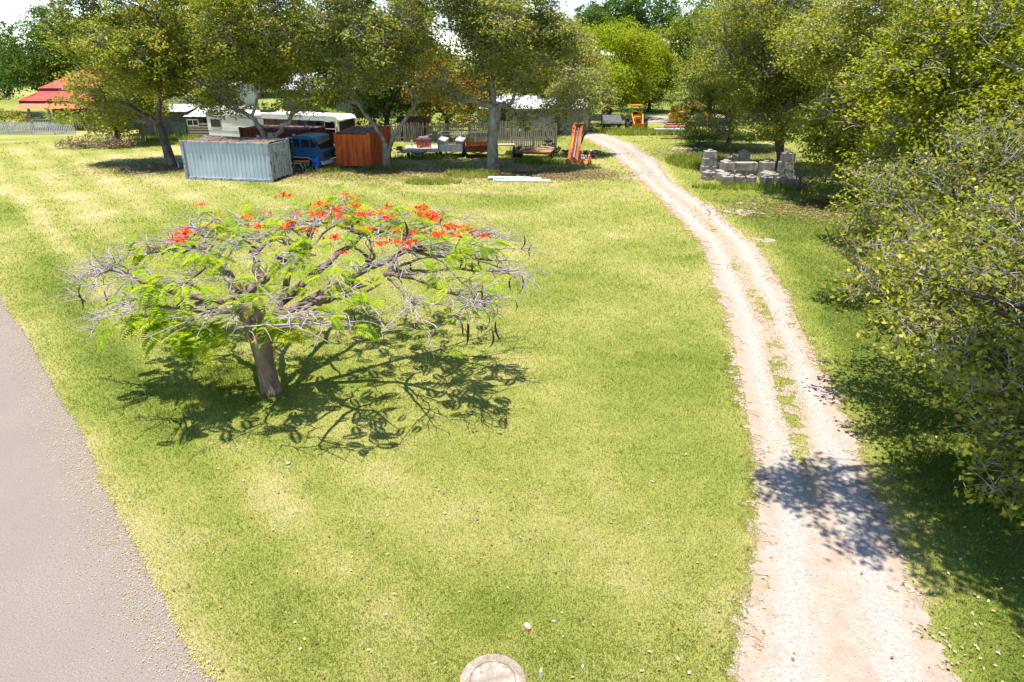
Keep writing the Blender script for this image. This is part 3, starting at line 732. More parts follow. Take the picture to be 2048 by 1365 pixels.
    # fronds: feather leaves of shared mesh
    def frond_mesh(L, npin, seed, w=.155):
        r2 = random.Random(seed); V, F, T = [], [], []
        def quad(a, b, wd, t, up=Vector((0, 0, 1))):
            d = (b - a); sd = d.cross(up); sd = sd.normalized() * wd if sd.length > 1e-6 else Vector((wd, 0, 0))
            o = len(V); V.extend([a, a.lerp(b, .5) + sd, b, a.lerp(b, .5) - sd]); F.append((o, o + 1, o + 2, o + 3)); T.append(t)
        base = r2.uniform(.25, .75)
        pts = [Vector((L * k / npin, 0, .10 * L * math.sin(3.14 * k / npin) - .30 * L * (k / npin) ** 2)) for k in range(npin + 1)]
        for k in range(1, npin + 1):
            quad(pts[k - 1], pts[k], .006, .2)
            ln = w * (math.sin(3.14 * (k / (npin + 1)) ** .8) * .75 + .3)
            for sgn in (-1, 1):
                e = pts[k] + Vector((ln * .35, sgn * ln, -.25 * ln + r2.gauss(0, .01)))
                quad(pts[k], e, .024, base + r2.gauss(0, .12))
        V_ = np.array([tuple(v) for v in V]); return fast_mesh('frond', V_, np.array(F), 'lf_frond', np.clip(np.array(T), 0, 1))
    fm = [frond_mesh(.50, 13, s) for s in range(6)]
    # patches of foliage (relative to crown centre) as in a tree coming back into leaf
    patch = [Vector((cen.x + math.cos(a) * r * 5.2, cen.y + math.sin(a) * r * 4.4, 0)) for a, r in [(rs.uniform(0, 6.28), math.sqrt(rs.random()) * .9) for _ in range(34)]]
    def dens(p): return max(math.exp(-((Vector((p.x, p.y, 0)) - q).length / .60) ** 2) for q in patch)
    cand = [t for t in tips if rs.random() < dens(t[0]) * (1.0 if abs(t[0].x - cen.x) < 4.7 else .25)]
    rs.shuffle(cand); spots = []
    for p, d in cand: spots += [(p, d)] * rs.choice((1, 1, 2, 3))
    for e in low:
        for k in range(7): spots.append((e + Vector((rs.gauss(0, .10), rs.gauss(0, .10), rs.gauss(0, .04))), Vector((rs.gauss(-.2, 1), rs.gauss(-.2, 1), .1)).normalized()))
    spots = spots[::-1]
    rest_v, rest_f, rest_t, off = [], [], [], 0
    for i, (p, d) in enumerate(spots[:820]):
        yaw = math.atan2(d.y, d.x) + rs.gauss(0, .9); pitch = rs.gauss(.05, .28); s = rs.uniform(.65, 1.2) * (1.15 if i < 160 else .9)
        if i < 300:
            o = link('frond', fm[i % 6], root, p); o.rotation_euler = (rs.gauss(0, .25), pitch, yaw); o.scale = (s, s, s)
        else:
            me = fm[i % 6]; A = np.empty(len(me.vertices) * 3, np.float32); me.vertices.foreach_get('co', A); A = A.reshape(-1, 3)
            mt = np.array((Matrix.Rotation(yaw, 3, 'Z') @ Matrix.Rotation(pitch, 3, 'Y') @ Matrix.Rotation(rs.gauss(0, .25), 3, 'X')) * s)
            rest_v.append(A @ mt.T + np.array(p)); k = len(me.polygons)
            rest_f.append(np.arange(k * 4).reshape(k, 4) + off); off += len(A)
            t = np.empty(k, np.float32); me.attributes['tint'].data.foreach_get('value', t); rest_t.append(t + rs.gauss(0, .1))
    if rest_v: link('foliage', fast_mesh('foliage', np.concatenate(rest_v), np.concatenate(rest_f), 'lf_frond', np.clip(np.concatenate(rest_t), 0, 1)), root, kind='stuff')
    # flower clusters
    def fl_mesh(seed):
        r3 = np.random.default_rng(seed); n = 46
        C = r3.normal(size=(n, 3)) * np.array([.12, .12, .06]); C[:, 2] = np.abs(C[:, 2])
        V, F = leaf_quads(C, .085, .065, up=.55, fold=.2)
        return fast_mesh('flower_cluster', V, F, 'lf_petal', np.clip(r3.beta(1.3, 1.6, n), 0, 1))
    fl = [fl_mesh(s) for s in range(5)]
    want = [(-3.3, 3.6), (-3.4, 1.9), (-2.6, 3.9), (-2.3, 1.0), (-.7, 4.9), (.1, 4.7), (.5, 4.2), (.9, 4.0), (.6, 3.6), (.3, 4.9), (1.5, 3.7), (1.2, 3.3), (1.0, 4.5), (1.4, 2.6), (1.9, 2.2), (2.2, 2.1), (2.6, 5.1), (3.1, 4.7), (3.6, 4.2), (3.9, 4.0), (3.2, 3.7), (4.5, 3.1), (2.7, 1.9), (2.9, 1.2), (3.4, 1.2), (3.9, 1.0), (2.3, 1.2), (.6, 1.2), (-.1, 3.4), (4.6, 2.5), (4.1, .3), (5.0, 1.9), (4.3, 1.7), (1.8, 4.8), (2.1, 5.3), (1.2, 5.2), (-.4, .6), (2.4, 3.0), (1.7, 3.2), (.9, 2.9), (-1.6, 2.3), (-.6, 1.9), (.4, 2.2), (1.1, 1.9), (2.0, 1.4), (2.8, .5), (1.5, .4), (3.6, 1.9), (3.3, .2), (-1.9, .6), (-.9, 3.6), (.2, 1.7), (4.4, .9), (-2.4, 2.6), (1.9, .1)]
    for i, (x, y) in enumerate(want):
        p = min(tips, key=lambda t: (Vector((t[0].x - x - cen.x + .95, t[0].y - y * .88 - .1, 0)).length))[0]
        o = link('flower_cluster', fl[i % 5], root, (p.x, p.y, max(p.z, surf(x, y)) + .02), rs.uniform(0, 6)); s = rs.uniform(.45, 1.15); o.scale = (s, s, s)
    # hanging seed pods
    pm = MB(); pm_p = [Vector((0, .06 * math.sin(k / 6 * 3.14) * 1.5, -.42 * k / 6)) for k in range(7)]
    for sgn in (-1, 1): pass
    wds = [.006, .02, .026, .028, .026, .02, .005]
    o0 = [];
    for k, q in enumerate(pm_p): o0 += [q + Vector((wds[k], 0, 0)), q + Vector((-wds[k], 0, 0)), q + Vector((0, .012, 0))]
    pm.add(o0, [f for k in range(6) for f in ((3 * k, 3 * k + 3, 3 * k + 4, 3 * k + 1), (3 * k, 3 * k + 2, 3 * k + 5, 3 * k + 3), (3 * k + 1, 3 * k + 4, 3 * k + 5, 3 * k + 2))])
    pme = pm.mesh('seed_pod', 'pod')
    pods = [t[0] for t in tips if t[0].x - cen.x > 3.6 and t[0].y < 2.8]
    rs.shuffle(pods); allp = pods[:26] + [rs.choice(tips)[0] for _ in range(16)] + [Vector((-4.7, .7, 2.35)), Vector((-3.9, .9, 2.5)), Vector((1.9, .1, 2.15)), Vector((-1.3, .2, 2.35))]
    for p in allp:
        o = link('seed_pod', pme, root, p, rs.uniform(0, 6.28)); s = rs.uniform(.6, 1.15); o.scale = (s, s, s); o.rotation_euler[0] = rs.gauss(0, .2)
    return root
poinciana()

# ------------------------------------------------------------------ the row of gum trees behind the lawn
gum = dict(per_m2=1.45, rc=.29, per_clump=22, L=.20, W=.125, up=.55, hollow=.5)
gl = 'big gum trees standing in a row across the yard'
b1 = scatter_blobs(46, 0, .3, 8.9, 6.2, 4.6, 5.6, (1.3, 2.1), .8, 11) + [(-4.6, .3, 3.4, 1.5, 1.5, 1.3), (-3.6, 1.0, 4.4, 1.8, 1.7, 1.3), (4.2, .2, 4.2, 1.6, 1.5, 1.1), (3.0, 1, 4.8, 1.8, 1.6, 1.0), (-5.0, 1.5, 5.5, 1.7, 1.6, 1.4)]
tree('gum_tree', 'leftmost gum tree of the row, dark forked trunk beside the pale blue container', 'tree', (-24.9, 50.9), 2.7, b1, 'lf_olive', 'bark_dark', gl, 7, 'twig_tan', .34, 1, (-.1, 0), 2, **gum)
b2 = scatter_blobs(44, -.2, .5, 9.7, 4.8, 3.8, 5.3, (1.2, 1.9), .8, 12) + [(-2.6, 0, 4.2, 1.4, 1.2, .8), (2.4, .2, 4.4, 1.7, 1.4, 1.0), (3.4, 0, 5.2, 1.6, 1.4, 1.1), (-3.5, .3, 5.2, 1.6, 1.4, 1.0)]
tree('gum_tree', 'pale stemmed gum tree growing between the pale blue and the brown rusty container', 'tree', (-16.8, 48.9), 2.5, b2, 'lf_olive', 'bark_grey', gl, 7, 'twig_grey', .30, 2, (.1, 0), 3, **gum)
b3 = scatter_blobs(46, .3, .3, 9.9, 5.0, 4.0, 5.3, (1.2, 2.0), .8, 13) + [(3.2, .5, 5.2, 1.5, 1.4, 1.0), (-2.6, .3, 5.2, 1.4, 1.3, .8)]
tree('gum_tree', 'slender V stemmed gum tree at the corner of the bright rust container', 'tree', (-9.0, 49.9), 1.7, b3, 'lf_olive2', 'bark_grey', gl, 7, 'twig_grey', .26, 3, (-.1, 0), 2, **gum)
b4 = scatter_blobs(48, .6, .3, 9.9, 5.5, 4.2, 5.5, (1.2, 2.0), .8, 14) + [(4.4, 0, 4.3, 1.6, 1.3, 1.0), (5.6, .2, 3.6, 1.4, 1.2, 1.1), (6.2, .2, 4.8, 1.6, 1.4, 1.1), (3.0, .3, 3.3, 1.3, 1.2, .9), (-2.3, .3, 4.6, 1.4, 1.3, .9), (1.7, .2, 3.6, 1.0, 1.0, .8), (-3.4, .2, 5.6, 1.5, 1.4, 1.0)]
tree('gum_tree', 'thick grey trunked gum tree with peeling bark behind the white sheets', 'tree', (-1.4, 49.6), 4.2, b4, 'lf_olive2', 'bark_grey', gl, 7, 'twig_grey', .38, 4, (.05, 0), 2, **gum)
b4b = scatter_blobs(14, .4, .3, 4.6, 2.4, 2.0, 2.0, (.9, 1.4), .8, 15)
tree('gum_tree', 'low leaning gum tree behind the orange boom arm', 'tree', (4.9, 55.5), 1.3, b4b, 'lf_olive2', 'bark_dark', gl, 7, 'twig_grey', .15, 5, (.5, 0), 2, **gum)

# ------------------------------------------------------------------ background trees, each its own thing
bgk = dict(per_m2=1.25, rc=.38, per_clump=16, L=.27, W=.17, up=.42, hollow=.65)
grp = 'background trees beyond the yard'
def bt(label, x, y, z, rx, ry, rz, n, leaf, seed, name='tree', bark='bark_dark', br=(1.5, 2.4), **kw):
    k = dict(bgk); k.update(kw)
    low = min(z - rz, 2.5)
    return tree(name, label, 'tree', (x, y), max(.8, z - rz * .9), scatter_blobs(n, 0, 0, z, rx, ry, rz, br, .8, seed), leaf, bark, grp, 3, 'twig_tan', .28, seed, (0, 0), 1, **k)
bt('low spreading tree hanging over the picket fence beside the red roofed house', -35.2, 63.2, 3.7, 4.6, 3.4, 3.0, 20, 'lf_olive', 21, br=(1.2, 1.9))
bt('tall dark green tree behind the red roofed house', -54, 88, 7.5, 8.0, 6, 5.0, 26, 'lf_dark', 22, br=(1.8, 2.8))
bt('dark green tree at the far left edge behind the house', -66, 92, 6.8, 7, 6, 5.0, 20, 'lf_dark', 23, br=(1.8, 2.8))
bt('dense green tree right of the red roof', -42, 84, 7.8, 7, 6, 4.6, 24, 'lf_mid', 24, br=(1.8, 2.7))
bt('broad olive tree rising behind the sheds', -31, 77, 8.0, 7, 5, 6.0, 34, 'lf_olive', 25, br=(1.7, 2.6))
bt('dense green tree behind the bus roof', -20, 72, 7.2, 5.8, 4, 6.0, 32, 'lf_mid', 26, br=(1.5, 2.4))
bt('shady tree behind the bright rust container', -12.0, 68.5, 7.0, 4.8, 3.5, 6.0, 32, 'lf_dark', 27, br=(1.4, 2.2))
bt('tree with yellow and orange leaves behind the small trailers', -6.0, 65.5, 5.0, 4.0, 2.6, 3.8, 26, 'lf_orange', 28, br=(1.1, 1.7), L=.22, W=.14)
bt('green tree behind the grey paling fence', -.8, 69, 7.4, 4.8, 3.6, 5.6, 30, 'lf_olive', 29, br=(1.4, 2.2))
bt('khaki tree rising above the end of the paling fence', 4.6, 72, 6.6, 3.8, 3.4, 3.6, 16, 'lf_olive2', 30, br=(1.3, 2.1))
bt('bright lime tree over the far end of the drive', 11.8, 88, 5.9, 7.2, 5, 4.6, 30, 'lf_lime', 31, br=(1.6, 2.5))
bt('low lime green branches hanging behind the yellow loader', 10.2, 79.5, 4.7, 2.6, 2.2, 2.3, 12, 'lf_lime', 32, br=(.9, 1.4))
bt('dark domed umbrella tree standing tallest beyond the lime tree', 18.5, 118, 11.5, 9.0, 7.5, 3.8, 40, 'lf_dark', 33, br=(1.8, 2.6), L=.34, W=.22)
bt('yellow green tree closing the view behind the street', 18.5, 97, 5.2, 6.0, 4.5, 4.6, 26, 'lf_lime', 36, br=(1.6, 2.5))
bt('dark tree behind the street right of the loader', 27, 98, 6.0, 6.0, 4.5, 5.2, 26, 'lf_mid', 37, br=(1.6, 2.5))
bt('leafy tree at the left end of the pale street', 5.0, 97, 5.2, 5.5, 4.5, 4.8, 24, 'lf_mid', 38, br=(1.6, 2.5))
bt('mid green tree right of the domed tree', 22.5, 82, 8.0, 5.6, 5, 5.6, 30, 'lf_mid', 34, br=(1.6, 2.5))
bt('tall green tree at the back of the right hand grove', 30, 82, 8.6, 6.2, 5, 5.2, 26, 'lf_mid', 35, br=(1.7, 2.6))
# far tree line: shared crowns
far_protos = []
for k, (lf, lab) in enumerate((('lf_dark', 'dark tree in the far tree line'), ('lf_mid', 'green tree in the far tree line'), ('lf_olive', 'olive tree in the far tree line'))):
    far_protos.append(tree('distant_tree', lab, 'tree', (-92 + 22 * k, 118 + 8 * k), 2.4, scatter_blobs(16, 0, 0, 5.4, 7.5, 5, 3.6, (2.2, 3.4), .8, 50 + k), lf, 'bark_dark', 'trees of the far tree line', 0, 'twig_tan', .3, 50 + k, per_m2=.8, rc=.6, per_clump=10, L=.42, W=.28))
fspots = [(-30, 120), (-14, 112), (2, 122), (34, 120), (47, 110), (60, 118), (76, 112), (-104, 130), (-44, 128), (-112, 100), (95, 118), (8, 140), (-20, 140), (50, 92), (66, 88)]
for k, (x, y) in enumerate(fspots):
    c = copy_tree(far_protos[k % 3]); c.location = (x, y, 0); c.rotation_euler[2] = k * 1.3; s = .85 + .05 * (k % 7); c.scale = (s, s, s)

# ------------------------------------------------------------------ the grove right of the drive
gr2 = 'trees of the grove right of the drive'
gk = dict(per_m2=1.6, rc=.29, per_clump=22, L=.19, W=.125, up=.55, hollow=.62)
def gt(label, x, y, trunk, blobs, leaf, seed, rt=.22, tw=10, stems=2, **kw):
    k = dict(gk); k.update(kw)
    return tree('grove_tree', label, 'tree', (x, y), trunk, blobs, leaf, 'bark_dark', gr2, tw, 'twig_grey', rt, seed, (0, 0), stems, **k)
gt('farthest tree of the grove, behind the orange machine', 21.0, 68, 2.0, scatter_blobs(32, 0, 0, 7.0, 5.2, 3.6, 5.4, (1.2, 2.0), .8, 61) + [(-4.0, -.5, 2.6, 1.5, 1.3, 1.1), (-4.9, -.8, 2.2, 1.2, 1.1, .9), (-4.2, -1.2, 1.5, 1.0, 1.0, .7), (-5.2, -.5, 3.6, 1.3, 1.3, 1.0), (-3.4, -1, 4.4, 1.5, 1.4, 1.1)], 'lf_mid', 61)
gt('dark based grove tree where the side track leaves the drive', 18.4, 60, 2.0, scatter_blobs(40, -.3, 0, 8.0, 5.0, 3.8, 6.2, (1.2, 2.0), .8, 62) + [(-2.3, -1, 2.2, 1.2, 1.2, 1.0), (-1.0, -1.6, 1.3, 1.2, 1.1, .9)], 'lf_olive2', 62)
gt('olive brown grove tree above the stacked concrete blocks', 19.0, 49.5, 2.2, scatter_blobs(52, -.6, 0, 8.0, 5.8, 4.0, 6.2, (1.2, 2.0), .8, 63) + [(-2.8, -1.6, 3.1, 1.3, 1.2, .9), (-1.2, -2.2, 2.9, 1.2, 1.2, .9)], 'lf_olive', 63, warm=.04)
gt('twiggy grove tree right of the concrete blocks', 19.5, 39, 1.8, scatter_blobs(48, 0, 0, 7.2, 5.2, 3.8, 6.2, (1.1, 1.9), .8, 64) + [(-2.0, -1.6, 1.4, 1.2, 1.2, .9), (-1.0, -2, 1.0, 1.2, 1.1, .8)], 'lf_olive', 64, tw=8, warm=.05)
gt('tall pale green grove tree with open sky behind its top', 24.5, 33, 2.2, scatter_blobs(26, 0, 0, 7.0, 4.8, 3.8, 4.2, (1.2, 1.9), .8, 65), 'lf_mid', 65, tw=6, per_m2=1.9, warm=.12)
gt('lime green grove tree over the right bank of the drive', 17.4, 28.0, 1.9, scatter_blobs(54, .2, 0, 6.2, 4.2, 3.4, 5.4, (.9, 1.5), .8, 66), 'lf_citrus', 66, tw=7, L=.17, W=.10, per_clump=24, per_m2=2.2)
gt('high grove tree at the top right of the lot', 20.8, 24.5, 2.5, scatter_blobs(30, -.3, 0, 6.4, 4.4, 3.2, 4.0, (.9, 1.5), .8, 67), 'lf_citrus', 67, tw=8, L=.16, W=.09, per_clump=20, per_m2=1.7)
gt('back row grove tree hidden by the others', 29, 46, 2.5, scatter_blobs(22, 0, 0, 6.2, 5, 4.5, 4.4, (1.4, 2.2), .8, 68), 'lf_mid', 68, tw=4)
gt('second back row grove tree at the far right', 31, 60, 2.5, scatter_blobs(22, 0, 0, 6.4, 5.5, 4.5, 4.6, (1.4, 2.2), .8, 69), 'lf_olive', 69, tw=4)

# near broad-leaved tree at the right edge; its biggest leaves are single objects
def near_tree(label, X0, Y0, bl, nsingle, seed, high=()):
    rs = random.Random(seed)
    root = thing('broad_leaved_tree', label, 'tree', (X0, Y0, 0))
    mb = MB(); mb.tube([(0, 0, -.05), (0, 0, .3), (-.1, .1, 1.0), (-.1, .2, 1.7)], [.32, .25, .22, .2], 10, .08)
    tw = MB(); f = Vector((-.1, .2, 1.6)); ends = []
    if high:
        mb.tube([f, f + Vector((-.3, -.2, 2.2)), f + Vector((-.8, -.5, 5.0)), f + Vector((-1.6, -.9, 7.0))], [.17, .15, .12, .09], 9, .06)
    for b in list(bl) + list(high):
        hi = b in high
        c = Vector(b[:3]); s0 = f if not hi else f + Vector((-1.3, -.8, 6.2)); f0 = f; f = s0; mid = f.lerp(c, .5) + Vector((rs.uniform(-.3, .3), rs.uniform(-.3, .3), rs.uniform(0, .5)))
        p = bez(f, mid, c, 7); f = f0
        for q in p[1:-1]: q += Vector((rs.gauss(0, .06), rs.gauss(0, .06), rs.gauss(0, .05)))
        mb.tube(p, [.085 * (1 - .68 * k / 7) for k in range(8)], 7, .07)
        for k in range(19):
            s = p[rs.choice((4, 5, 6, 7))]; d = Vector((rs.gauss(0, 1), rs.gauss(0, 1), rs.gauss(.1, .8))).normalized()
            e = c + Vector((d.x * b[3], d.y * b[4], d.z * b[5])) * rs.uniform(.75, 1.25)
            m = s.lerp(e, .5) + Vector((rs.gauss(0, .15), rs.gauss(0, .15), rs.uniform(-.05, .25)))
            q = bez(s, m, e, 5); tw.tube(q, [.017, .014, .011, .009, .007, .004], 5, 0, False)
            ends.append(e)
            for z in range(5):
                a = q[rs.choice((2, 3, 4))]; e2 = a + Vector((rs.gauss(0, .3), rs.gauss(0, .3), rs.gauss(.08, .22)))
                tw.tube([a, a.lerp(e2, .5) + Vector((0, 0, .04)), e2], [.008, .006, .003], 4, 0, False); ends.append(e2)
    part('trunk', mb, 'bark_dark', root, True); part('twigs', tw, 'twig_grey', root, kind='stuff')
    E = np.array([tuple(e) for e in ends])
    E0 = E; E = E[rng.uniform(size=len(E)) < .8]; k = 8
    P = (E[:, None, :] + rng.normal(size=(len(E), k, 3)) * np.array([.13, .13, .09])).reshape(-1, 3)
    P = np.concatenate([P, clump_points([b for b in bl], 1.0, .20, 7, .7)[0]])
    t = np.clip(.1 + .5 * fbm(P[:, 0] + P[:, 2], P[:, 1], 1.0, 3, 151) + rng.normal(0, .2, len(P)), 0, 1)
    V, F = leaf_quads(P, .145, .080, up=.5, fold=.12, droop=.35)
    link('crown', fast_mesh('crown', V, F, 'lf_big', t), root, kind='stuff')
    # pinkish dry seed heads
    sh = E0[rng.integers(0, len(E0), 150)]; sh = (sh[:, None, :] + rng.normal(size=(150, 26, 3)) * np.array([.12, .12, .05]) + np.array([0, 0, .08])).reshape(-1, 3)
    V, F = leaf_quads(sh, .03, .025, up=.4)
    link('seed_heads', fast_mesh('seed_heads', V, F, 'lf_brown', rng.uniform(.2, 1, len(F))), root, kind='stuff')
    # 300 single leaves on the twig ends that face the lot
    lv = []
    for s in range(6):
        n1 = .13; b_ = MB(); prof = [(0, 0), (.03, .022), (.065, .036), (.10, .024), (.135, 0)]
        vs = [(x, y * 1.15, .02 * math.sin(x * 23) + .25 * y) for x, y in prof] + [(x, -y * 1.15, .02 * math.sin(x * 23) + .25 * y) for x, y in prof[1:-1]] + [(x, 0, .02 * math.sin(x * 23) - .004) for x, y in prof[1:-1]]
        fs = [(0, 8, 1), (8, 9, 2, 1), (9, 10, 3, 2), (10, 4, 3), (0, 5, 8), (5, 6, 9, 8), (6, 7, 10, 9), (7, 4, 10)]
        b_.add(vs, fs); me = b_.mesh('leaf', 'lf_big'); a = me.attributes.new('tint', 'FLOAT', 'FACE'); v = rs.uniform(.15, .95)
        a.data.foreach_set('value', [v] * len(fs)); lv.append(me)
    cam_l = Vector((-X0, -Y0, 7.85)); ends.sort(key=lambda e: (e - cam_l).length + rs.uniform(0, 2.5))
    for i in range(nsingle):
        e = ends[i]; o = link('leaf', lv[i % 6], root, e + Vector((rs.gauss(0, .04), rs.gauss(0, .04), rs.gauss(.02, .03))))
        o.rotation_euler = (rs.gauss(0, .5), rs.gauss(.3, .5), rs.uniform(0, 6.28)); s = rs.uniform(.8, 1.35); o.scale = (s, s, s)
NB = [(-4.1, -2.6, 1.9, .8, .8, .6), (-3.9, -1.9, 2.4, .8, .8, .6), (-4.3, -3.3, 1.4, .7, .7, .5), (-4.0, -.8, 2.7, .8, .8, .5), (-3.9, -3.9, 1.2, .6, .6, .4), (-1.8, 1.0, 4.2, 1.5, 1.4, 1.1), (-3.3, 2.0, 3.4, 1.1, 1.1, .8), (-2.9, .8, 3.3, .9, 1.0, .7), (-4.1, 2.6, 2.9, .7, .9, .5), (-1.2, -.8, 3.4, 1.2, 1.2, .9), (-1.6, -1.4, 2.6, .9, .8, .6), (-.6, -2.0, 2.6, 1.0, .9, .8), (-1.0, 2.6, 4.4, 1.4, 1.4, 1.0), (-2.8, 3.4, 3.6, 1.2, 1.2, .8), (0, 0, 5.3, 1.6, 1.5, 1.1), (.6, 1.6, 5.0, 1.6, 1.5, 1.1), (.4, -1.2, 4.6, 1.3, 1.2, .9), (-1.4, 4.2, 3.4, 1.3, 1.2, .8), (1.4, -.6, 3.6, 1.3, 1.2, 1.0), (1.0, -2.6, 3.2, 1.1, 1.0, .8), (-.2, .4, 3.2, 1.3, 1.2, .8), (.4, -3.4, 2.0, .9, .8, .7), (-3.2, -2.9, 1.75, .8, .8, .6), (-3.0, -2.0, 2.5, .9, .9, .6), (-2.6, -3.6, 1.35, .8, .7, .6), (-3.7, -1.0, 2.6, .8, .8, .5), (-2.2, -2.6, 2.4, 1.0, .9, .7), (-1.6, -3.4, 2.0, .9, .8, .7), (-4.2, .8, 2.7, .8, .8, .5)]
near_tree('nearest tree at the right edge, broad leaves and grey bare twigs overhanging the drive', 12.3, 12.4, NB, 300, 9,
          high=[(-5.7, -2.8, 9.3, 1.1, 1.0, .5), (-6.6, -3.3, 9.6, .8, .7, .4), (-4.9, -2.0, 9.4, .9, .9, .5), (-5.9, -3.9, 9.5, .9, .7, .4), (-6.9, -2.3, 9.6, .8, .6, .4), (-5.3, -4.6, 9.4, .6, .5, .3), (-7.6, -1.9, 9.7, .6, .6, .3), (-4.6, -3.4, 9.4, .9, .8, .5), (-4.8, -5.6, 9.5, .5, .4, .3), (-3.4, -4.4, 9.2, 1.0, .8, .5)])
near_tree('broad leaved tree on the right bank just behind the nearest one', 14.2, 20.6, [(-3.3, .9, 2.9, .8, .9, .6), (-2.8, -1.9, 1.8, 1.0, .9, .7), (-2.6, .2, 3.4, 1.2, 1.2, .9), (-2.4, 1.8, 4.0, 1.2, 1.1, .9), (-1.2, -1.2, 3.4, 1.3, 1.2, .9), (-1.0, .6, 4.6, 1.4, 1.3, 1.0), (.2, -.6, 5.2, 1.4, 1.3, 1.0), (.4, 1.4, 5.6, 1.4, 1.3, 1.0), (1.6, -.2, 4.4, 1.4, 1.3, 1.0), (-.6, -2.2, 2.4, 1.2, 1.1, .8), (1.4, -1.8, 3.2, 1.3, 1.1, .9), (-2.0, -2.8, 1.3, .8, .8, .5), (2.6, .8, 5.0, 1.4, 1.3, 1.0), (2.2, -1.0, 5.8, 1.3, 1.2, .9)], 0, 19)

def bush(name, label, cat, x, y, blobs, leaf, seed, group=None, tw=6, **kw):
    k = dict(per_m2=3.0, rc=.22, per_clump=14, L=.14, W=.09, up=.4); k.update(kw)
    random.seed(seed); root = thing(name, label, cat, (x, y, 0), 0, group); st = MB()
    for b in blobs:
        for j in range(tw):
            a = random.uniform(0, 6.28); e = Vector(b[:3]) + Vector((math.cos(a) * b[3], math.sin(a) * b[4], random.uniform(-.2, 1) * b[5])) * random.uniform(.6, 1.1)
            s = Vector((b[0] * .4, b[1] * .4, 0)); st.tube(bez(s, s.lerp(e, .5) + Vector((0, 0, .2)), e, 4), [.03, .025, .018, .012, .006], 4, 0, False)
    part('stems', st, 'twig_tan', root)
    me, c = crown_mesh('foliage', blobs, leaf, **k); link('foliage', me, root, kind='stuff'); return root
bush('blossom_shrub', 'low shrub covered with yellow blossom at the right edge behind the nearest tree', 'shrub', 15.2, 17.2, [(0, 0, 2.9, 1.4, 1.3, 1.0), (.9, .6, 3.3, 1.3, 1.2, .9), (-.9, .2, 2.3, 1.1, 1.0, .8)], 'lf_flower', 71, L=.07, W=.05, rc=.16, per_m2=6, per_clump=24)
bush('bush', 'green bush growing behind the truck cab between the containers', 'bush', -15.7, 48.3, [(0, 0, .7, .55, .5, .7), (.3, .2, 1.2, .4, .4, .5)], 'lf_dark', 72)
bush('bush', 'dark dense bush at the foot of the grove above the side track', 'bush', 16.7, 61.5, [(0, 0, 1.2, 1.9, 1.4, 1.3), (1.5, 0, 1.6, 1.5, 1.3, 1.3), (-1.0, .3, .8, 1.2, 1.0, .8)], 'lf_dark', 73)
bush('bush', 'leafy undergrowth beside the concrete blocks', 'bush', 19.2, 36.0, [(-1.2, 0, .9, 1.3, 1.2, 1.0), (.6, .3, 1.1, 1.4, 1.2, 1.1), (-2.6, .8, .5, .8, .8, .5)], 'lf_mid', 74, tw=10)
bush('bush', 'green undergrowth at the foot of the lime grove tree', 'bush', 14.6, 27.0, [(0, 0, .8, 1.1, 1.0, .9), (1.4, .2, 1.0, 1.2, 1.1, 1.0)], 'lf_lime', 75, tw=8, L=.1, W=.06)
bush('bush', 'yellowish bush behind the left end of the picket fence', 'bush', -50.2, 71.9, [(-.6, 0, 1.1, 1.7, 1.1, 1.1), (.9, 0, .9, 1.0, .8, .8)], 'lf_olive', 76, L=.2, W=.13, per_m2=2, warm=.15)
bush('bush', 'round light green bush at the left edge behind the picket fence', 'bush', -55.0, 73.5, [(0, 0, 2.6, 2.3, 1.6, 2.4)], 'lf_mid', 77, L=.2, W=.13, per_m2=2)
bush('bush', 'small green bush in front of the house verandah', 'bush', -45.3, 72.0, [(0, 0, 1.1, 1.1, .9, 1.0)], 'lf_lime', 78, L=.18, W=.11, per_m2=2)
bush('brush_pile', 'pile of dead brown branches under the low spreading tree', 'brush pile', -35.2, 59.9, [(0, 0, .45, 2.2, 1.0, .7), (-2.2, .2, .35, 1.4, .8, .5), (2.0, .2, .4, 1.2, .8, .6)], 'lf_brown', 79, L=.2, W=.09, tw=16)
bush('brush_pile', 'heap of dry leaves and sticks at the foot of the thick gum tree', 'brush pile', -.4, 48.0, [(0, 0, .12, 1.6, .8, .30), (1.6, -.3, .1, 1.3, .6, .22), (-1.2, -.5, .1, .8, .5, .2)], 'lf_brown', 80, L=.16, W=.08, tw=12)
bush('dead_shrub', 'bare grey dead shrub in front of the concrete blocks', 'shrub', 17.0, 41.2, [(0, 0, 1.1, 1.7, 1.3, 1.0), (1.0, 0, .9, 1.4, 1.2, .9)], 'lf_brown', 81, tw=26, per_m2=.3)
bush('dead_shrub', 'low dead shrub under the lime grove tree beside the drive', 'shrub', 13.2, 24.6, [(0, 0, .9, 1.6, 1.1, .9), (1.3, .3, .9, 1.3, 1.0, .8)], 'lf_brown', 82, tw=24, per_m2=.4, L=.09)

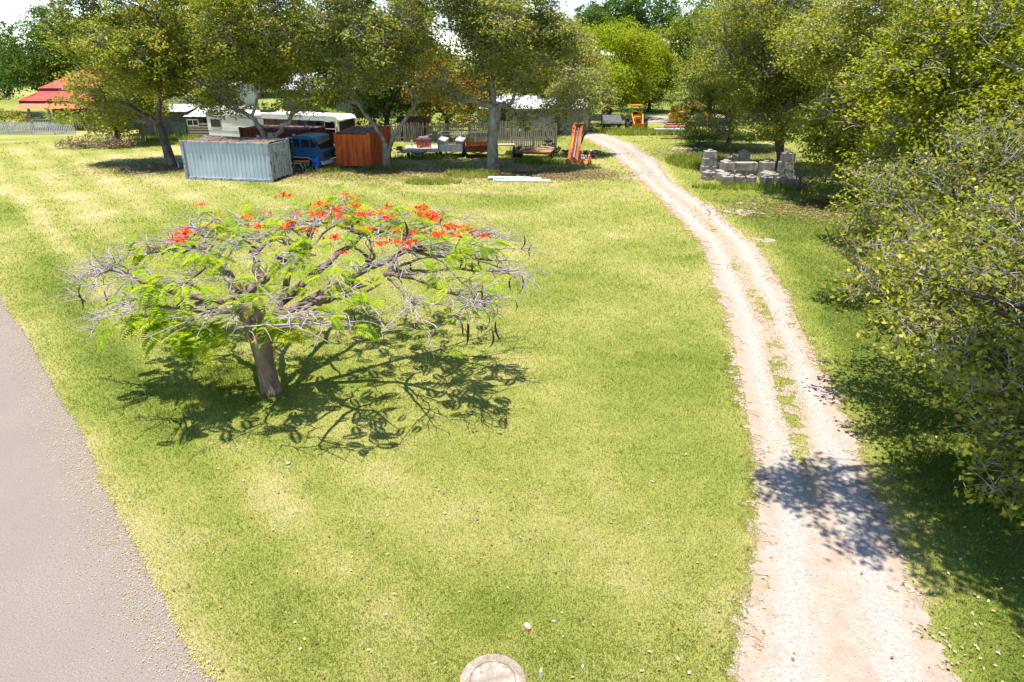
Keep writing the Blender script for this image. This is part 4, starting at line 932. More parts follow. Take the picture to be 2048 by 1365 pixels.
for k, (x, y, lf, lab) in enumerate(((-30, 76, 'lf_dark', 'dark shrubbery behind the left shed'), (-24, 75, 'lf_mid', 'green shrubbery behind the rear of the bus'), (-12.5, 74, 'lf_dark', 'dark shrubbery behind the dark low fence'), (-7.5, 73, 'lf_mid', 'green shrubbery behind the rusty lean to'), (-2.8, 74, 'lf_dark', 'dark shrubbery behind the dark paling fence'), (-58, 77, 'lf_mid', 'green shrubbery left of the red roofed house'), (27, 76, 'lf_dark', 'dark shrubbery in the far grove behind the excavator'), (13.8, 83, 'lf_mid', 'green shrubbery beside the pale street behind the loader'), (23, 79.5, 'lf_mid', 'green shrubbery right of the excavator'))):
    bush('shrub', lab, 'shrub', x, y, [(0, 0, 1.4, 2.6, 1.2, 1.5), (2.2, .3, 1.1, 1.8, 1.0, 1.2), (-2.3, .2, 1.2, 1.9, 1.1, 1.3)] if k != 7 else [(0, 0, .6, 1.2, .8, .7)], lf, 90 + k, L=.24, W=.15, per_m2=1.8, tw=2)
# banana plant and palm
def banana():
    rs = random.Random(3); root = thing('banana_plant', 'banana plant with long arching leaves behind the bus', 'plant', (-16.4, 65.0, 0))
    st = MB().tube([(0, 0, 0), (.05, 0, 1.2), (0, 0, 2.3)], [.16, .13, .09], 8); part('stem', st, 'green_wood', root, True)
    for k in range(9):
        a = k * .7 + rs.uniform(-.2, .2); L = rs.uniform(1.6, 2.2); el = rs.uniform(.5, 1.2); V, F = [], []
        for j in range(9):
            t = j / 8; r = L * t; z = 2.2 + r * math.sin(el) - 1.1 * t * t * (1.5 - el * .7); x = r * math.cos(el) * 1.2
            wd = .26 * math.sin(3.14 * min(1, t * .95 + .05)) ** .6
            V += [(x, wd, z - .08), (x, 0, z), (x, -wd, z - .08)]
        for j in range(8):
            o = j * 3; F += [(o, o + 1, o + 4, o + 3), (o + 1, o + 2, o + 5, o + 4)]
        me = fast_mesh('leaf', np.array(V), np.array(F), 'lf_banana', rng.uniform(.2, 1, len(F))); link('leaf', me, root, rz=a)
banana()
def palm():
    rs = random.Random(4); root = thing('palm_tree', 'palm with drooping fronds reaching in at the left edge above the house', 'palm tree', (-52.5, 62.5, 0))
    part('trunk', MB().tube([(0, 0, 0), (.1, 0, 3), (.1, 0, 5.4)], [.22, .17, .14], 8), 'bark_grey', root, True)
    for k in range(13):
        a = k * .49; L = 3.4; V, F = [], []; el = rs.uniform(.1, .9)
        for j in range(1, 15):
            t = j / 14; x = L * t * math.cos(el * .5); z = 5.4 + L * t * math.sin(el) - 2.2 * t * t
            for s in (-1, 1):
                o = len(V); ln = .75 * math.sin(3.14 * t * .9 + .2); V += [(x - .04, 0, z), (x + .04, 0, z), (x + .35 * ln, s * ln * .8, z - .45 * ln), (x + .25 * ln, s * ln * .7, z - .42 * ln)]; F.append((o, o + 1, o + 2, o + 3))
        me = fast_mesh('frond', np.array(V), np.array(F), 'lf_mid', rng.uniform(.3, .9, len(F))); link('frond', me, root, rz=a)
palm()

# ------------------------------------------------------------------ containers
def corrug(x0, x1, z0, z1, pitch=.28, d=.045):
    """corrugated sheet in the xz plane, proud towards -y"""
    b = MB(); n = int(round((x1 - x0) / pitch)); p = (x1 - x0) / n; xs_ = []
    for k in range(n):
        a = x0 + k * p; xs_ += [(a, 0), (a + p * .35, 0), (a + p * .5, -d), (a + p * .85, -d)]
    xs_.append((x1, 0)); vs = [(x, y, z) for x, y in xs_ for z in (z0, z1)]
    b.add(vs, [(2 * k, 2 * k + 2, 2 * k + 3, 2 * k + 1) for k in range(len(xs_) - 1)]); return b
def container(label, loc, rz, L, W, H, m, mroof, mpost, doors='right', mdoor=None, seed=0, dmat=None):
    mdoor = mdoor or m
    root = thing('shipping_container', label, 'shipping container', loc, rz, 'shipping containers parked in the yard')
    hx, hy = L / 2, W / 2
    part('floor', MB().b2((-hx + .08, -hy + .08, .05), (hx - .08, hy - .08, .15)), 'wood_dark', root)
    for s in (-1, 1):
        o = part('side_panel', corrug(-hx + .08, hx - .08, .14, H - .08), m, root); o.rotation_euler[2] = 0 if s < 0 else math.pi; o.location = (0, s * (hy - .06), 0)
        part('top_rail', MB().b2((-hx + .1, s * hy - .05, H - .10), (hx - .1, s * hy + .05, H - .0)), mpost, root)
        part('bottom_rail', MB().b2((-hx + .1, s * hy - .05, .02), (hx - .1, s * hy + .05, .15)), mpost, root)
    for sx in (-1, 1):
        for sy in (-1, 1):
            c = part('corner_post', MB().b2((sx * hx - .085, sy * hy - .085, 0), (sx * hx + .085, sy * hy + .085, H)), mpost, root)
            part('corner_casting', MB().b2((sx * hx - .10, sy * hy - .10, H - .13), (sx * hx + .10, sy * hy + .10, H + .02)), mpost, c)
    rs = MB(); n = int(L / .22); rx = []
    for k in range(n):
        a = -hx + .06 + k * (L - .12) / n; p = (L - .12) / n; rx += [(a, 0), (a + p * .4, 0), (a + p * .55, .03), (a + p * .9, .03)]
    rs.add([(x, y, H - .05 + z) for x, z in rx for y in (-hy + .05, hy - .05)], [(2 * k, 2 * k + 1, 2 * k + 3, 2 * k + 2) for k in range(len(rx) - 1)])
    part('roof', rs, mroof, root)
    # ends: doors at one end, corrugated wall at the other
    for s in (-1, 1):
        isdoor = (s > 0) == (doors == 'right')
        if not isdoor:
            o = part('end_panel', corrug(-hy + .08, hy - .08, .14, H - .08), m, root); o.rotation_euler[2] = math.pi / 2 * s; o.location = (s * (hx - .06), 0, 0); continue
        for e in (-1, 1):
            y0, y1 = (-hy + .09, -.01) if e < 0 else (.01, hy - .09)
            dd = MB().b2((s * hx - .03, y0, .16), (s * hx + .03, y1, H - .10)); dr_ = part('door', dd, mdoor, root)
            rib = MB()
            for z in (.55, 1.15, 1.75): rib.b2((s * hx + (.031 if s > 0 else -.06), y0 + .04, z), (s * hx + (.06 if s > 0 else -.031), y1 - .04, z + .06))
            part('door_rib', rib, mdoor, dr_)
            for q in (.3, .72):
                y = y0 + (y1 - y0) * q; xx = s * (hx + .075)
                part('lock_rod', MB().tube([(xx, y, .08), (xx, y, H - .05)], .018, 6), dmat or mdoor, dr_)
            hg = MB()
            for z in (.3, .9, 1.5, 2.1): hg.b2((s * hx - .05 + (.06 if s > 0 else 0), (y0 if e < 0 else y1) - .06, z), (s * hx + .05 + (0 if s > 0 else -.06), (y0 if e < 0 else y1) + .06, z + .07))
            part('hinge', hg, dmat or 'rust', dr_)
    # leaf litter lying on the roof
    n = 1400; C = np.stack([rng.uniform(-hx, hx, n), rng.uniform(-hy, hy, n), np.full(n, H + .0)], 1); k = fbm(C[:, 0] + seed, C[:, 1], .8, 3, 5) > .53; C = C[k]
    V, F = leaf_quads(C, .13, .08, up=.8); V[:, 2] = np.maximum(V[:, 2], H - .01)
    link('roof_debris', fast_mesh('roof_debris', V, F, 'lf_brown', rng.uniform(0, .8, len(F))), root, kind='stuff')
    return root
container('pale blue corrugated shipping container with leaves on its roof, nearest of the three', (-18.0, 45.85, 0), R(-12), 6.06, 2.44, 2.42, 'cont_blue', 'roof_litter', 'cont_blue2', 'right', 'cont_blue2', 1)
cb = container('dark brown rusty shipping container behind the gum tree and the blue truck', (-17.2, 53.3, 0), R(-14), 5.6, 2.3, 2.45, 'rust_brown', 'roof_litter', 'rust_brown', 'left', 'rust_brown', 2)
part('patch_plate', MB().b2((-1.55, -1.17, .75), (-1.25, -1.145, 1.95)), 'white_dirty', cb)
mk = MB()
for a, b_, c, d in ((1.0, 1.75, 1.2, 1.9), (1.27, 1.75, 1.4, 1.9), (1.45, 1.78, 1.75, 1.9), (1.45, 2.0, 1.7, 2.1), (1.05, 1.55, 1.15, 1.62), (1.3, 1.5, 1.75, 1.6)): mk.b2((a, -1.17, b_), (c, -1.145, d))
part('stencil_marks', mk, 'white_dirty', cb)
container('bright orange rust shipping container with its doors facing the lawn', (-10.95, 52.1, 0), R(84), 5.0, 2.4, 2.42, 'rust_orange', 'roof_litter', 'rust_orange', 'left', 'rust_orange', 3)

# ------------------------------------------------------------------ bus
def bus():
    L, W, H = 13.2, 2.5, 2.9; root = thing('bus', 'long white bus fitted out as a motorhome with red skirt and blue curtains', 'bus', (-19.4, 59.7, 0), R(-21))
    hx, hy = L / 2, W / 2
    part('body', MB().b2((-hx, -hy, .72), (hx - 1.0, hy, 1.62)).b2((-hx, -hy, 1.6), (-.6, hy, 2.62)).b2((hx - 1.0, -hy + .02, .72), (hx, hy - .02, 1.3)), 'bus_white', root)
    prof = [(-hx, 2.60), (-hx + .05, 2.86), (-hx + .3, 2.95), (hx - .5, 2.95), (hx - .12, 2.86), (hx + .02, 2.66), (hx - .1, 2.60)]
    part('roof', MB().prism(prof, -hy - .03, hy + .03), 'bus_roof', root)
    part('stripe', MB().b2((-hx - .01, -hy - .012, .80), (hx - .9, -hy + .01, .98)), 'bus_black', root)
    part('cream_stripe', MB().b2((-hx - .01, -hy - .010, .62), (hx, hy, .718)), 'cream', root)
    part('skirt', MB().b2((-hx, -hy - .006, .28), (-hx + 2.9, hy, .618)).b2((-hx + 4.2, -hy - .006, .28), (hx - 2.6, hy, .618)).b2((hx - 1.4, -hy - .006, .28), (hx, hy, .618)), 'bus_red', root)
    part('moulding', MB().b2((-hx - .005, -hy - .02, 1.42), (-.6, -hy + .0, 1.46)), 'grey_metal', root)
    part('gutter', MB().b2((-hx, -hy - .05, 2.55), (hx - .3, -hy - .01, 2.60)), 'grey_metal', root)
    # rear side window in the panelled part
    wf = part('window', MB().b2((-hx + .42, -hy - .03, 1.72), (-hx + 1.45, -hy + .0, 2.32)), 'glass', root)
    fr = MB()
    for a, b_ in (((-hx + .38, 2.32), (-hx + 1.49, 2.37)), ((-hx + .38, 1.67), (-hx + 1.49, 1.72)), ((-hx + .37, 1.72), (-hx + .42, 2.32)), ((-hx + 1.45, 1.72), (-hx + 1.5, 2.32))): fr.b2((a[0], -hy - .04, a[1]), (b_[0], -hy, b_[1]))
    part('frame', fr, 'grey_metal', wf)
    # side windows
    x = -.6
    for k, wd in enumerate((1.15, 1.1, 1.15, 1.25, 1.25)):
        g = part('window', MB().b2((x + .05, -hy + .02, 1.63), (x + wd - .05, -hy + .05, 2.55)), 'glass', root)
        part('pillar', MB().b2((x - .05, -hy - .005, 1.60), (x + .05, -hy + .06, 2.6)), 'bus_black', root)
        if k > 2:
            part('curtain', MB().b2((x + .07, -hy + .0, 1.64), (x + (wd * .38), -hy + .018, 2.54)).b2((x + wd * .78, -hy + .0, 1.64), (x + wd - .06, -hy + .018, 2.54)), 'curtain', g)
        x += wd
    dr_ = part('door', MB().b2((x + .04, -hy - .0, .85), (x + .98, -hy + .04, 2.5)), 'glass', root)
    part('door_frame', MB().b2((x - .02, -hy - .01, .8), (x + .04, -hy + .05, 2.6)).b2((x + .98, -hy - .02, .8), (x + 1.06, -hy + .05, 2.6)).b2((x + .04, -hy - .02, 1.95), (x + .98, -hy + .0, 2.0)), 'bus_white', dr_)
    part('windscreen', MB().b2((hx - .06, -hy + .12, 1.35), (hx - .03, hy - .12, 2.55)), 'glass', root)
    part('front_post', MB().b2((hx - .12, -hy, 1.3), (hx + .0, -hy + .11, 2.6)).b2((hx - .12, hy - .11, 1.3), (hx, hy, 2.6)), 'bus_white', root)
    part('far_wall', MB().b2((-.6, hy - .04, 1.6), (hx - 1.0, hy, 1.75)).b2((-.6, hy - .04, 2.4), (hx - .1, hy, 2.6)), 'bus_white', root)
    for px in (-hx + 3.5, hx - 2.0):
        for s in (-1, 1):
            w_ = part('wheel', MB().tube([(px, s * (hy - .32), .48), (px, s * (hy - .02), .48)], .48, 18), 'black', root)
            part('rim', MB().tube([(px, s * (hy - .0) - .03 * s, .48), (px, s * hy + .01 * s, .48)], .25, 12), 'rim', w_)
    part('roof_hatch', MB().b2((2.6, -.3, 2.95), (3.5, .3, 3.08)), 'bus_roof', root)
    part('awning_roll', MB().tube([(-4.0, -hy - .02, 2.8), (-.8, -hy - .02, 2.8)], .07, 8), 'white_paint', root)
    part('roof_box', MB().b2((-1.5, -.5, 2.95), (-.6, .5, 3.15)), 'bus_black', root)
    part('vent', MB().tube([(1.6, 0, 2.95), (1.6, 0, 3.15)], .09, 8), 'dark_metal', root)
bus()

# ------------------------------------------------------------------ blue truck, facing right
def truck():
    root = thing('truck', 'dark blue truck cab with black windows parked between the rusty containers', 'truck', (-14.05, 50.1, 0), R(-16))
    W = 1.0
    prof = [(-1.15, .78), (-1.15, 1.95), (-1.05, 2.18), (-.85, 2.27), (.25, 2.27), (.55, 2.18), (.98, 1.42), (1.08, 1.30), (1.10, .62), (.55, .62), (.35, .78)]
    part('cab', MB().prism(prof, -W, W), 'truck_blue', root)
    part('sill_trim', MB().beam((-1.17, -W - .02, .80), (.05, -W - .02, .80), .04, .07).beam((.05, -W - .02, .80), (.40, -W - .02, .58), .04, .06).beam((.40, -W - .02, .58), (1.12, -W - .02, .58), .04, .06), 'cream', root)
    for a, b_ in (((-1.0, 1.52), (-.55, 2.05)), ((-.42, 1.50), (.22, 2.05))):
        g = part('window', MB().b2((a[0], -W - .015, a[1]), (b_[0], -W + .01, b_[1])), 'glass', root)
        part('window_frame', MB().b2((a[0] - .03, -W - .02, a[1] - .04), (b_[0] + .03, -W + .0, a[1])).b2((a[0] - .03, -W - .02, b_[1]), (b_[0] + .03, -W + .0, b_[1] + .035)), 'truck_blue', g)
    part('quarter_window', MB().prism([(.30, 1.50), (.30, 2.05), (.45, 2.05), (.80, 1.50)], -W - .014, -W + .01), 'glass', root)
    ws = MB().add([(.60, -W + .1, 2.12), (.60, W - .1, 2.12), (1.02, W - .08, 1.40), (1.02, -W + .08, 1.40)], [(0, 3, 2, 1)])
    for i_, v in enumerate(ws.v): ws.v[i_] = (v[0] + .02, v[1], v[2] + .01)
    part('windscreen', ws, 'glass', root)
    dr_ = part('door', MB().b2((-.48, -W - .012, .86), (.36, -W + .0, 1.46)), 'truck_blue', root); part('handle', MB().b2((-.40, -W - .04, 1.22), (-.2, -W - .012, 1.27)), 'dark_metal', dr_)
    part('door', MB().b2((-1.06, -W - .012, .86), (-.52, -W + .0, 1.46)), 'truck_blue', root)
    part('mirror', MB().beam((.7, -W, 2.0), (.95, -W - .25, 1.95), .03, .03).b2((.88, -W - .36, 1.5), (.95, -W - .16, 1.95)), 'dark_metal', root)
    part('grille', MB().b2((1.10, -.7, .80), (1.13, .7, 1.15)), 'dark_metal', root)
    for s in (-1, 1): part('headlight', MB().b2((1.10, s * .85 - .1, .82), (1.135, s * .85 + .1, .98)), 'bus_red' if s < 0 else 'white_paint', root)
    part('bumper', MB().b2((1.0, -W - .02, .36), (1.2, W + .02, .58)), 'white_dirty', root)
    part('chassis', MB().b2((-3.2, -.45, .55), (.9, .45, .75)), 'dark_metal', root)
    part('wheel_arch', MB().b2((-.9, -W + .0, .5), (.45, -W + .1, .78)), 'black', root)
    for px in (-.15, -2.6):
        for s in (-1, 1):
            w_ = part('wheel', MB().tube([(px, s * (W - .32), .42), (px, s * (W - .04), .42)], .42, 18), 'black', root)
            part('rim', MB().tube([(px, s * (W - .05), .42), (px, s * (W - .015), .42)], .24, 12), 'rim', w_)
truck()
dm = MB().lathe([(.27, 0), (.29, .03), (.285, .28), (.30, .30), (.285, .32), (.285, .56), (.30, .58), (.285, .60), (.275, .82), (.26, .86), (.24, .87)], 20)
d_ = solo('barrel', dm, 'drum_blue', 'bright blue plastic barrel standing in front of the truck wheel', 'barrel', (-13.67, 48.7, 0), smooth=True)
part('bung', MB().lathe([(.04, .87), (.04, .90)], 8, (.12, 0, 0)), 'white_dirty', d_)
t = thing('trestle', 'small white legged trestle with an orange bar beside the blue barrel', 'trestle', (-14.8, 48.5, 0))
part('bar', MB().b2((-.35, -.12, .62), (.75, -.02, .72)), 'orange', t); part('shelf', MB().b2((-.7, -.1, .50), (.2, .25, .54)), 'white_dirty', t)
for s in (-1, 1): part('leg', MB().beam((-.3 * s, .1, .52), (-.5 * s, -.1, 0), .03, .03), 'white_paint', t); part('leg', MB().beam((.1, .25 * s, .52), (.3, -.3 * s, 0), .03, .03), 'white_paint', t)
t = thing('park_bench', 'grey slatted bench between the leftmost gum tree and the pale blue container', 'bench', (-23.2, 49.9, 0), R(10))
for k in range(3): part('slat', MB().b2((-.7, -.25 + k * .17, .44), (.7, -.12 + k * .17, .48)), 'wood_grey', t)
part('backrest', MB().b2((-.7, .28, .60), (.7, .31, .82)), 'wood_grey', t)
for s in (-1, 1): part('leg', MB().b2((s * .6 - .04, -.22, 0), (s * .6 + .04, .25, .44)), 'white_dirty', t)

# ------------------------------------------------------------------ trailers and scrap
def wheel_pair(root, x, y, r, w=.2):
    for s in (-1, 1):
        q = part('wheel', MB().tube([(s * x - w / 2, y, r), (s * x + w / 2, y, r)], r, 14), 'black', root)
        part('rim', MB().tube([(s * x - w / 2 - .01, y, r), (s * x + w / 2 + .01, y, r)], r * .5, 10), 'rim', q)
# flat trailer with a faded red crate
t = thing('flatbed_trailer', 'low pale flatbed trailer carrying a faded red crate, leftmost of the trailers', 'trailer', (-7.1, 55.6, 0), R(8))
for k in range(9): part('plank', MB().b2((-1.25 + k * .28, -.9, .60), (-1.0 + k * .28, 1.6, .64)), 'white_dirty', t)
part('frame', MB().b2((-1.3, -1.0, .40), (1.3, -.92, .66)).b2((-1.3, 1.62, .40), (1.3, 1.7, .6)).b2((-1.3, -.92, .42), (-1.22, 1.62, .58)).b2((1.22, -.92, .42), (1.3, 1.62, .58)), 'white_dirty', t)
part('toolbox', MB().b2((-.5, -1.35, .15), (-.05, -1.02, .52)), 'grey_metal', t)
part('drawbar', MB().beam((-.9, -1.0, .45), (-.3, -2.0, .42), .07, .09).beam((.3, -1.0, .45), (-.3, -2.0, .42), .07, .09), 'dark_metal', t)
wheel_pair(t, 1.12, .5, .32)
t = thing('crate', 'faded red slatted crate standing on the leftmost flatbed trailer', 'crate', (-7.0, 56.0, .64), R(8))
for k in range(6): part('slat', MB().b2((-.55 + k * .2, -.42, .0), (-.44 + k * .2, -.38, .62)), 'pink_metal', t)
part('frame', MB().b2((-.58, -.38, 0), (.58, .4, .06)).b2((-.58, -.44, .60), (.58, -.36, .68)).b2((-.58, .36, 0), (.58, .4, .62)), 'pink_metal', t)
part('load', MB().box((0, 0, .72), (.7, .5, .12), .3).beam((-.2, 0, .75), (.7, .2, .95), .08, .05), 'grey_metal', t)
solo('post', MB().b2((-.06, -.06, 0), (.06, .06, .55)), 'white_paint', 'short white post standing on the leftmost flatbed trailer', 'post', (-7.95, 55.9, .64))
t = thing('chair', 'old green metal chair in the weeds left of the flatbed trailer', 'chair', (-8.7, 54.6, 0), R(20))
part('seat', MB().b2((-.22, -.22, .42), (.22, .22, .46)), 'green_wood', t); part('backrest', MB().b2((-.22, .2, .55), (.22, .23, .85)), 'green_wood', t)
for a in (-1, 1):
    for b_ in (-1, 1): part('leg', MB().b2((a * .19 - .015, b_ * .19 - .015, 0), (a * .19 + .015, b_ * .19 + .015, .42)), 'green_wood', t)
# grey box trailer
t = thing('box_trailer', 'grey weathered tradesman trailer with two lidded side boxes and a ladder rack', 'trailer', (-4.75, 55.9, 0), R(-3))
part('tray', MB().b2((-.95, -1.2, .45), (.95, -1.14, 1.0)).b2((-.95, -1.14, .45), (.95, 1.2, .52)), 'grey_metal', t)
for s in (-1, 1):
    bx_ = part('side_box', MB().b2((s * .70 - .27, -1.16, .50), (s * .70 + .27, 1.15, 1.22)), 'grey_metal', t)
    part('lid', MB().add([(s * .7 - .3, -1.2, 1.222), (s * .7 + .3, -1.2, 1.222), (s * .7 + .3, 1.18, 1.222), (s * .7 - .3, 1.18, 1.222), (s * .7 - .3 * s * s, -1.2, 1.34), (s * .7 - .3, 1.18, 1.34)], [(0, 1, 2, 3), (0, 4, 1), (3, 2, 5), (0, 3, 5, 4), (4, 5, 2, 1)]), 'white_dirty', bx_)
part('drawbar', MB().beam((-.5, -1.2, .48), (0, -2.2, .45), .06, .08).beam((.5, -1.2, .48), (0, -2.2, .45), .06, .08).b2((-.4, -1.4, .1), (-.34, -1.34, .5)), 'grey_metal', t)
rk = MB()
for s in (-1, 1):
    for y in (-1.1, 1.1): rk.b2((s * .97 - .02, y - .02, .5), (s * .97 + .02, y + .02, 1.75))
    rk.b2((s * .97 - .02, -1.1, 1.71), (s * .97 + .02, 1.1, 1.75))
rk.b2((-.97, -1.12, 1.71), (.97, -1.08, 1.75)).b2((-.97, 1.08, 1.71), (.97, 1.12, 1.75)); part('ladder_rack', rk, 'grey_metal', t)
wheel_pair(t, .98, .2, .33)
# rusty box trailer
t = thing('box_trailer', 'rust red open box trailer between the grey trailer and the thick gum trunk', 'trailer', (-2.75, 55.6, 0), R(4))
part('tray', MB().b2((-.9, -1.1, .45), (.9, 1.1, .5)), 'rust', t)
part('side_board', MB().add([(-.9, -1.1, .5), (.9, -1.1, .5), (1.0, -1.2, .95), (-1.0, -1.2, .95)], [(0, 1, 2, 3)]).b2((-1.0, -1.23, .90), (1.0, -1.17, .96)), 'rust', t)
part('side_board', MB().b2((-.95, 1.1, .5), (.95, 1.15, 1.0)), 'rust', t)
for s in (-1, 1): part('side_board', MB().b2((s * .92 - .03, -1.1, .5), (s * .92 + .03, 1.1, .98)), 'rust', t); part('mudguard', MB().b2((s * 1.12 - .14, -.4, .62), (s * 1.12 + .14, .5, .68)), 'rust', t)
part('drawbar', MB().beam((-.5, -1.1, .48), (0, -2.0, .45), .06, .08).beam((.5, -1.1, .48), (0, -2.0, .45), .06, .08).b2((.25, -1.5, 0), (.31, -1.44, .5)), 'rust', t)
wheel_pair(t, 1.12, .05, .32)
t = thing('pipe_rack', 'galvanised pipe stand behind the rust red trailer', 'frame', (-2.9, 58.2, 0))
for x in (-1.9, -1.0, -.1, .8, 1.7): part('upright', MB().b2((x - .025, -.025, 0), (x + .025, .025, 1.5)), 'grey_metal', t)
part('rail', MB().b2((-1.9, -.02, 1.50), (1.7, .02, 1.55)), 'grey_metal', t); part('rail', MB().b2((-1.9, .026, .7), (1.7, .06, .75)), 'grey_metal', t)
# work bench, cylinders, wire cage
t = thing('workbench', 'pale timber bench with firewood below, right of the thick gum trunk', 'bench', (-.55, 56.2, 0), R(4))
part('top', MB().b2((-.75, -.35, .78), (.75, .35, .84)), 'plank_tan', t)
for a in (-1, 1):
    for b_ in (-1, 1): part('leg', MB().b2((a * .68 - .04, b_ * .3 - .04, 0), (a * .68 + .04, b_ * .3 + .04, .78)), 'plank_tan', t)
for k in range(7):
    solo('log', MB().tube([(-.22, 0, 0), (.22, .03, 0)], .09, 8), 'wood_brown', 'cut firewood log stacked under the pale bench', 'log', (-.5 + .19 * (k % 4) + .1 * (k // 4), 56.1, .09 + .16 * (k // 4)), R(80), 'firewood logs stacked under the bench')
t = thing('wire_cage', 'pale wire mesh cage standing behind the wooden trailer', 'cage', (.6, 57.0, 0))
cg = MB()
for k in range(9): cg.b2((-.7 + k * .175 - .01, -.4, .5), (-.7 + k * .175 + .01, -.38, 1.3))
for k in range(6): cg.b2((-.7, -.38, .5 + k * .16), (.7, -.36, .515 + k * .16))
part('mesh_panel', cg, 'white_dirty', t)
for x in (-.7, .7): part('post', MB().b2((x - .03, -.42, 0), (x + .03, -.36, 1.35)), 'white_dirty', t)
for k in range(2): solo('gas_bottle', MB().lathe([(.14, 0), (.16, .05), (.16, .62), (.10, .74), (.05, .78), (.05, .84)], 12), 'plastic_black', 'dark gas bottle beside the wooden trailer wheel, %s' % ('left of the pair' if k == 0 else 'right of the pair'), 'gas bottle', (.18 + .32 * k, 55.0 - .1 * k, 0), 0, 'dark gas bottles by the wooden trailer', True)
# flat wooden trailer
t = thing('plank_trailer', 'flat trailer with a brown plank deck and loose boards lying on it', 'trailer', (1.85, 54.6, 0), R(-14))
rs = random.Random(8)
for k in range(8):
    y = -.9 + k * .26; part('plank', MB().b2((-1.35, y, .56 + rs.uniform(0, .02)), (1.35, y + .22, .60 + rs.uniform(0, .02))), 'wood_brown', t)
part('frame', MB().b2((-1.4, -1.0, .42), (1.4, -.92, .56)).b2((-1.4, 1.2, .42), (1.4, 1.28, .56)), 'rust', t)
part('side_board', MB().b2((-1.46, -.9, .42), (-1.4, 1.2, .84)), 'wood_grey', t)
wheel_pair(t, 1.2, .1, .30)
for k, (x, y, a, m_) in enumerate(((.6, .2, -.5, 'plank_tan'), (-.6, .3, .9, 'wood_grey'), (.9, .5, -.8, 'plank_tan'), (-.1, -.2, .15, 'wood_brown'), (-.7, -.1, .7, 'wood_dark'))):
    solo('board', MB().box((0, 0, .03), (1.5, .2, .05)), m_, ['tan board lying slanted at the right end of the plank trailer', 'grey board lying across the plank trailer', 'tan board on the back right corner of the plank trailer', 'brown board lying flat along the middle of the plank trailer', 'dark board lying near the left wheel of the plank trailer'][k], 'board', (1.85 + x, 54.6 + y, .62 + .055 * k), a)
# black plastic heap and scrap
def heap(name, label, cat, x, y, r, h, m, seed, n=26, flat=.4, sz=.3):
    rs = random.Random(seed); b = MB()
    for k in range(n):
        a = rs.uniform(0, 6.28); q = r * math.sqrt(rs.random()); z = max(.03, h * (1 - (q / r) ** 2) * rs.uniform(.5, 1))
        b.box((q * math.cos(a), q * math.sin(a) * .6, z), (rs.uniform(.4, 1.6) * sz, rs.uniform(.3, 1) * sz, rs.uniform(.15, .6) * sz), rs.uniform(0, 3), rs.gauss(0, flat), rs.gauss(0, flat))
    return solo(name, b, m, label, cat, (x, y, 0))
heap('scrap_heap', 'heap of crumpled black plastic against the paling fence', 'scrap', 3.0, 58.6, 1.1, .9, 'plastic_black', 1)
heap('scrap_heap', 'dark bluish rubbish lying between the plank trailer and the orange boom', 'scrap', 4.4, 56.8, 1.9, .35, 'dark_metal', 2)
heap('scrap_heap', 'pale broken scrap beside the foot of the orange boom', 'scrap', 5.35, 53.3, .8, .38, 'white_dirty', 3, 18)
heap('scrap_heap', 'rusty scrap bars behind the traffic cones', 'scrap', 5.9, 54.5, .9, .35, 'rust', 4, 14)
heap('scrap_heap', 'dark rubble between the bright rust container and the flatbed trailer', 'scrap', -9.3, 58.0, 1.7, .35, 'dark_metal', 5, 30)
heap('scrap_heap', 'grey broken rubble spread right of the orange boom', 'scrap', 6.3, 57.4, 1.3, .18, 'concrete', 6, 34, .2, .25)
# orange boom arm leaning up
t = thing('boom_arm', 'faded orange red digger boom lying tipped up on the grass', 'boom', (4.55, 52.2, 0), R(8))
ang = Vector((.55, 1.1, 2.15)).normalized(); Lb = 2.9
for s in (-1, 1):
    a = Vector((s * .28, 0, .12)); part('side_beam', MB().beam(a, a + ang * Lb, .26 if s < 0 else .2, .2), 'boom_red', t)
part('cross_plate', MB().beam(Vector((0, .08, .3)), Vector((0, .08, .3)) + ang * 2.2, .34, .04), 'rust', t)
part('yellow_panel', MB().beam(Vector((-.28, -.12, .12)) + ang * 1.0, Vector((-.28, -.12, .12)) + ang * 2.0, .14, .03), 'yellow', t)
part('orange_panel', MB().beam(Vector((.28, -.12, .12)) + ang * 1.2, Vector((.28, -.12, .12)) + ang * 1.9, .14, .03), 'boom_light', t)
part('hydraulic_ram', MB().tube([Vector((.02, -.08, .2)) + ang * .2, Vector((.02, -.08, .2)) + ang * 1.8], .05, 8).tube([Vector((.02, -.08, .2)) + ang * 1.8, Vector((.02, -.08, .2)) + ang * 2.5], .03, 8), 'grey_metal', t)
part('foot_plate', MB().box((0, .05, .10), (.95, .45, .2), .1), 'boom_red', t); part('pivot_pin', MB().tube([(-.5, 0, .22), (.5, 0, .22)], .06, 8), 'dark_metal', t)
part('head_bracket', MB().box(tuple(ang * 2.85 + Vector((.05, 0, .1))), (.7, .3, .3), .1, .3), 'rust', t)
# cones
def cone(x, y, label, s=1):
    t = thing('traffic_cone', label, 'traffic cone', (x, y, 0), 0, 'orange traffic cones by the scrap'); t.scale = (s, s, s)
    part('base', MB().b2((-.19, -.19, 0), (.19, .19, .035)), 'cone_orange', t)
    part('body', MB().lathe([(.15, .036), (.105, .28)], 14).lathe([(.062, .50), (.028, .70)], 14), 'cone_orange', t, True)
    part('white_band', MB().lathe([(.105, .281), (.062, .499)], 14), 'white_paint', t, True)
cone(5.18, 51.7, 'left front traffic cone with a white band beside the boom'); cone(5.72, 51.35, 'right front traffic cone with a white band, nearest the drive')
cone(5.3, 53.0, 'traffic cone behind the left front one'); cone(5.85, 52.8, 'traffic cone behind the right front one')
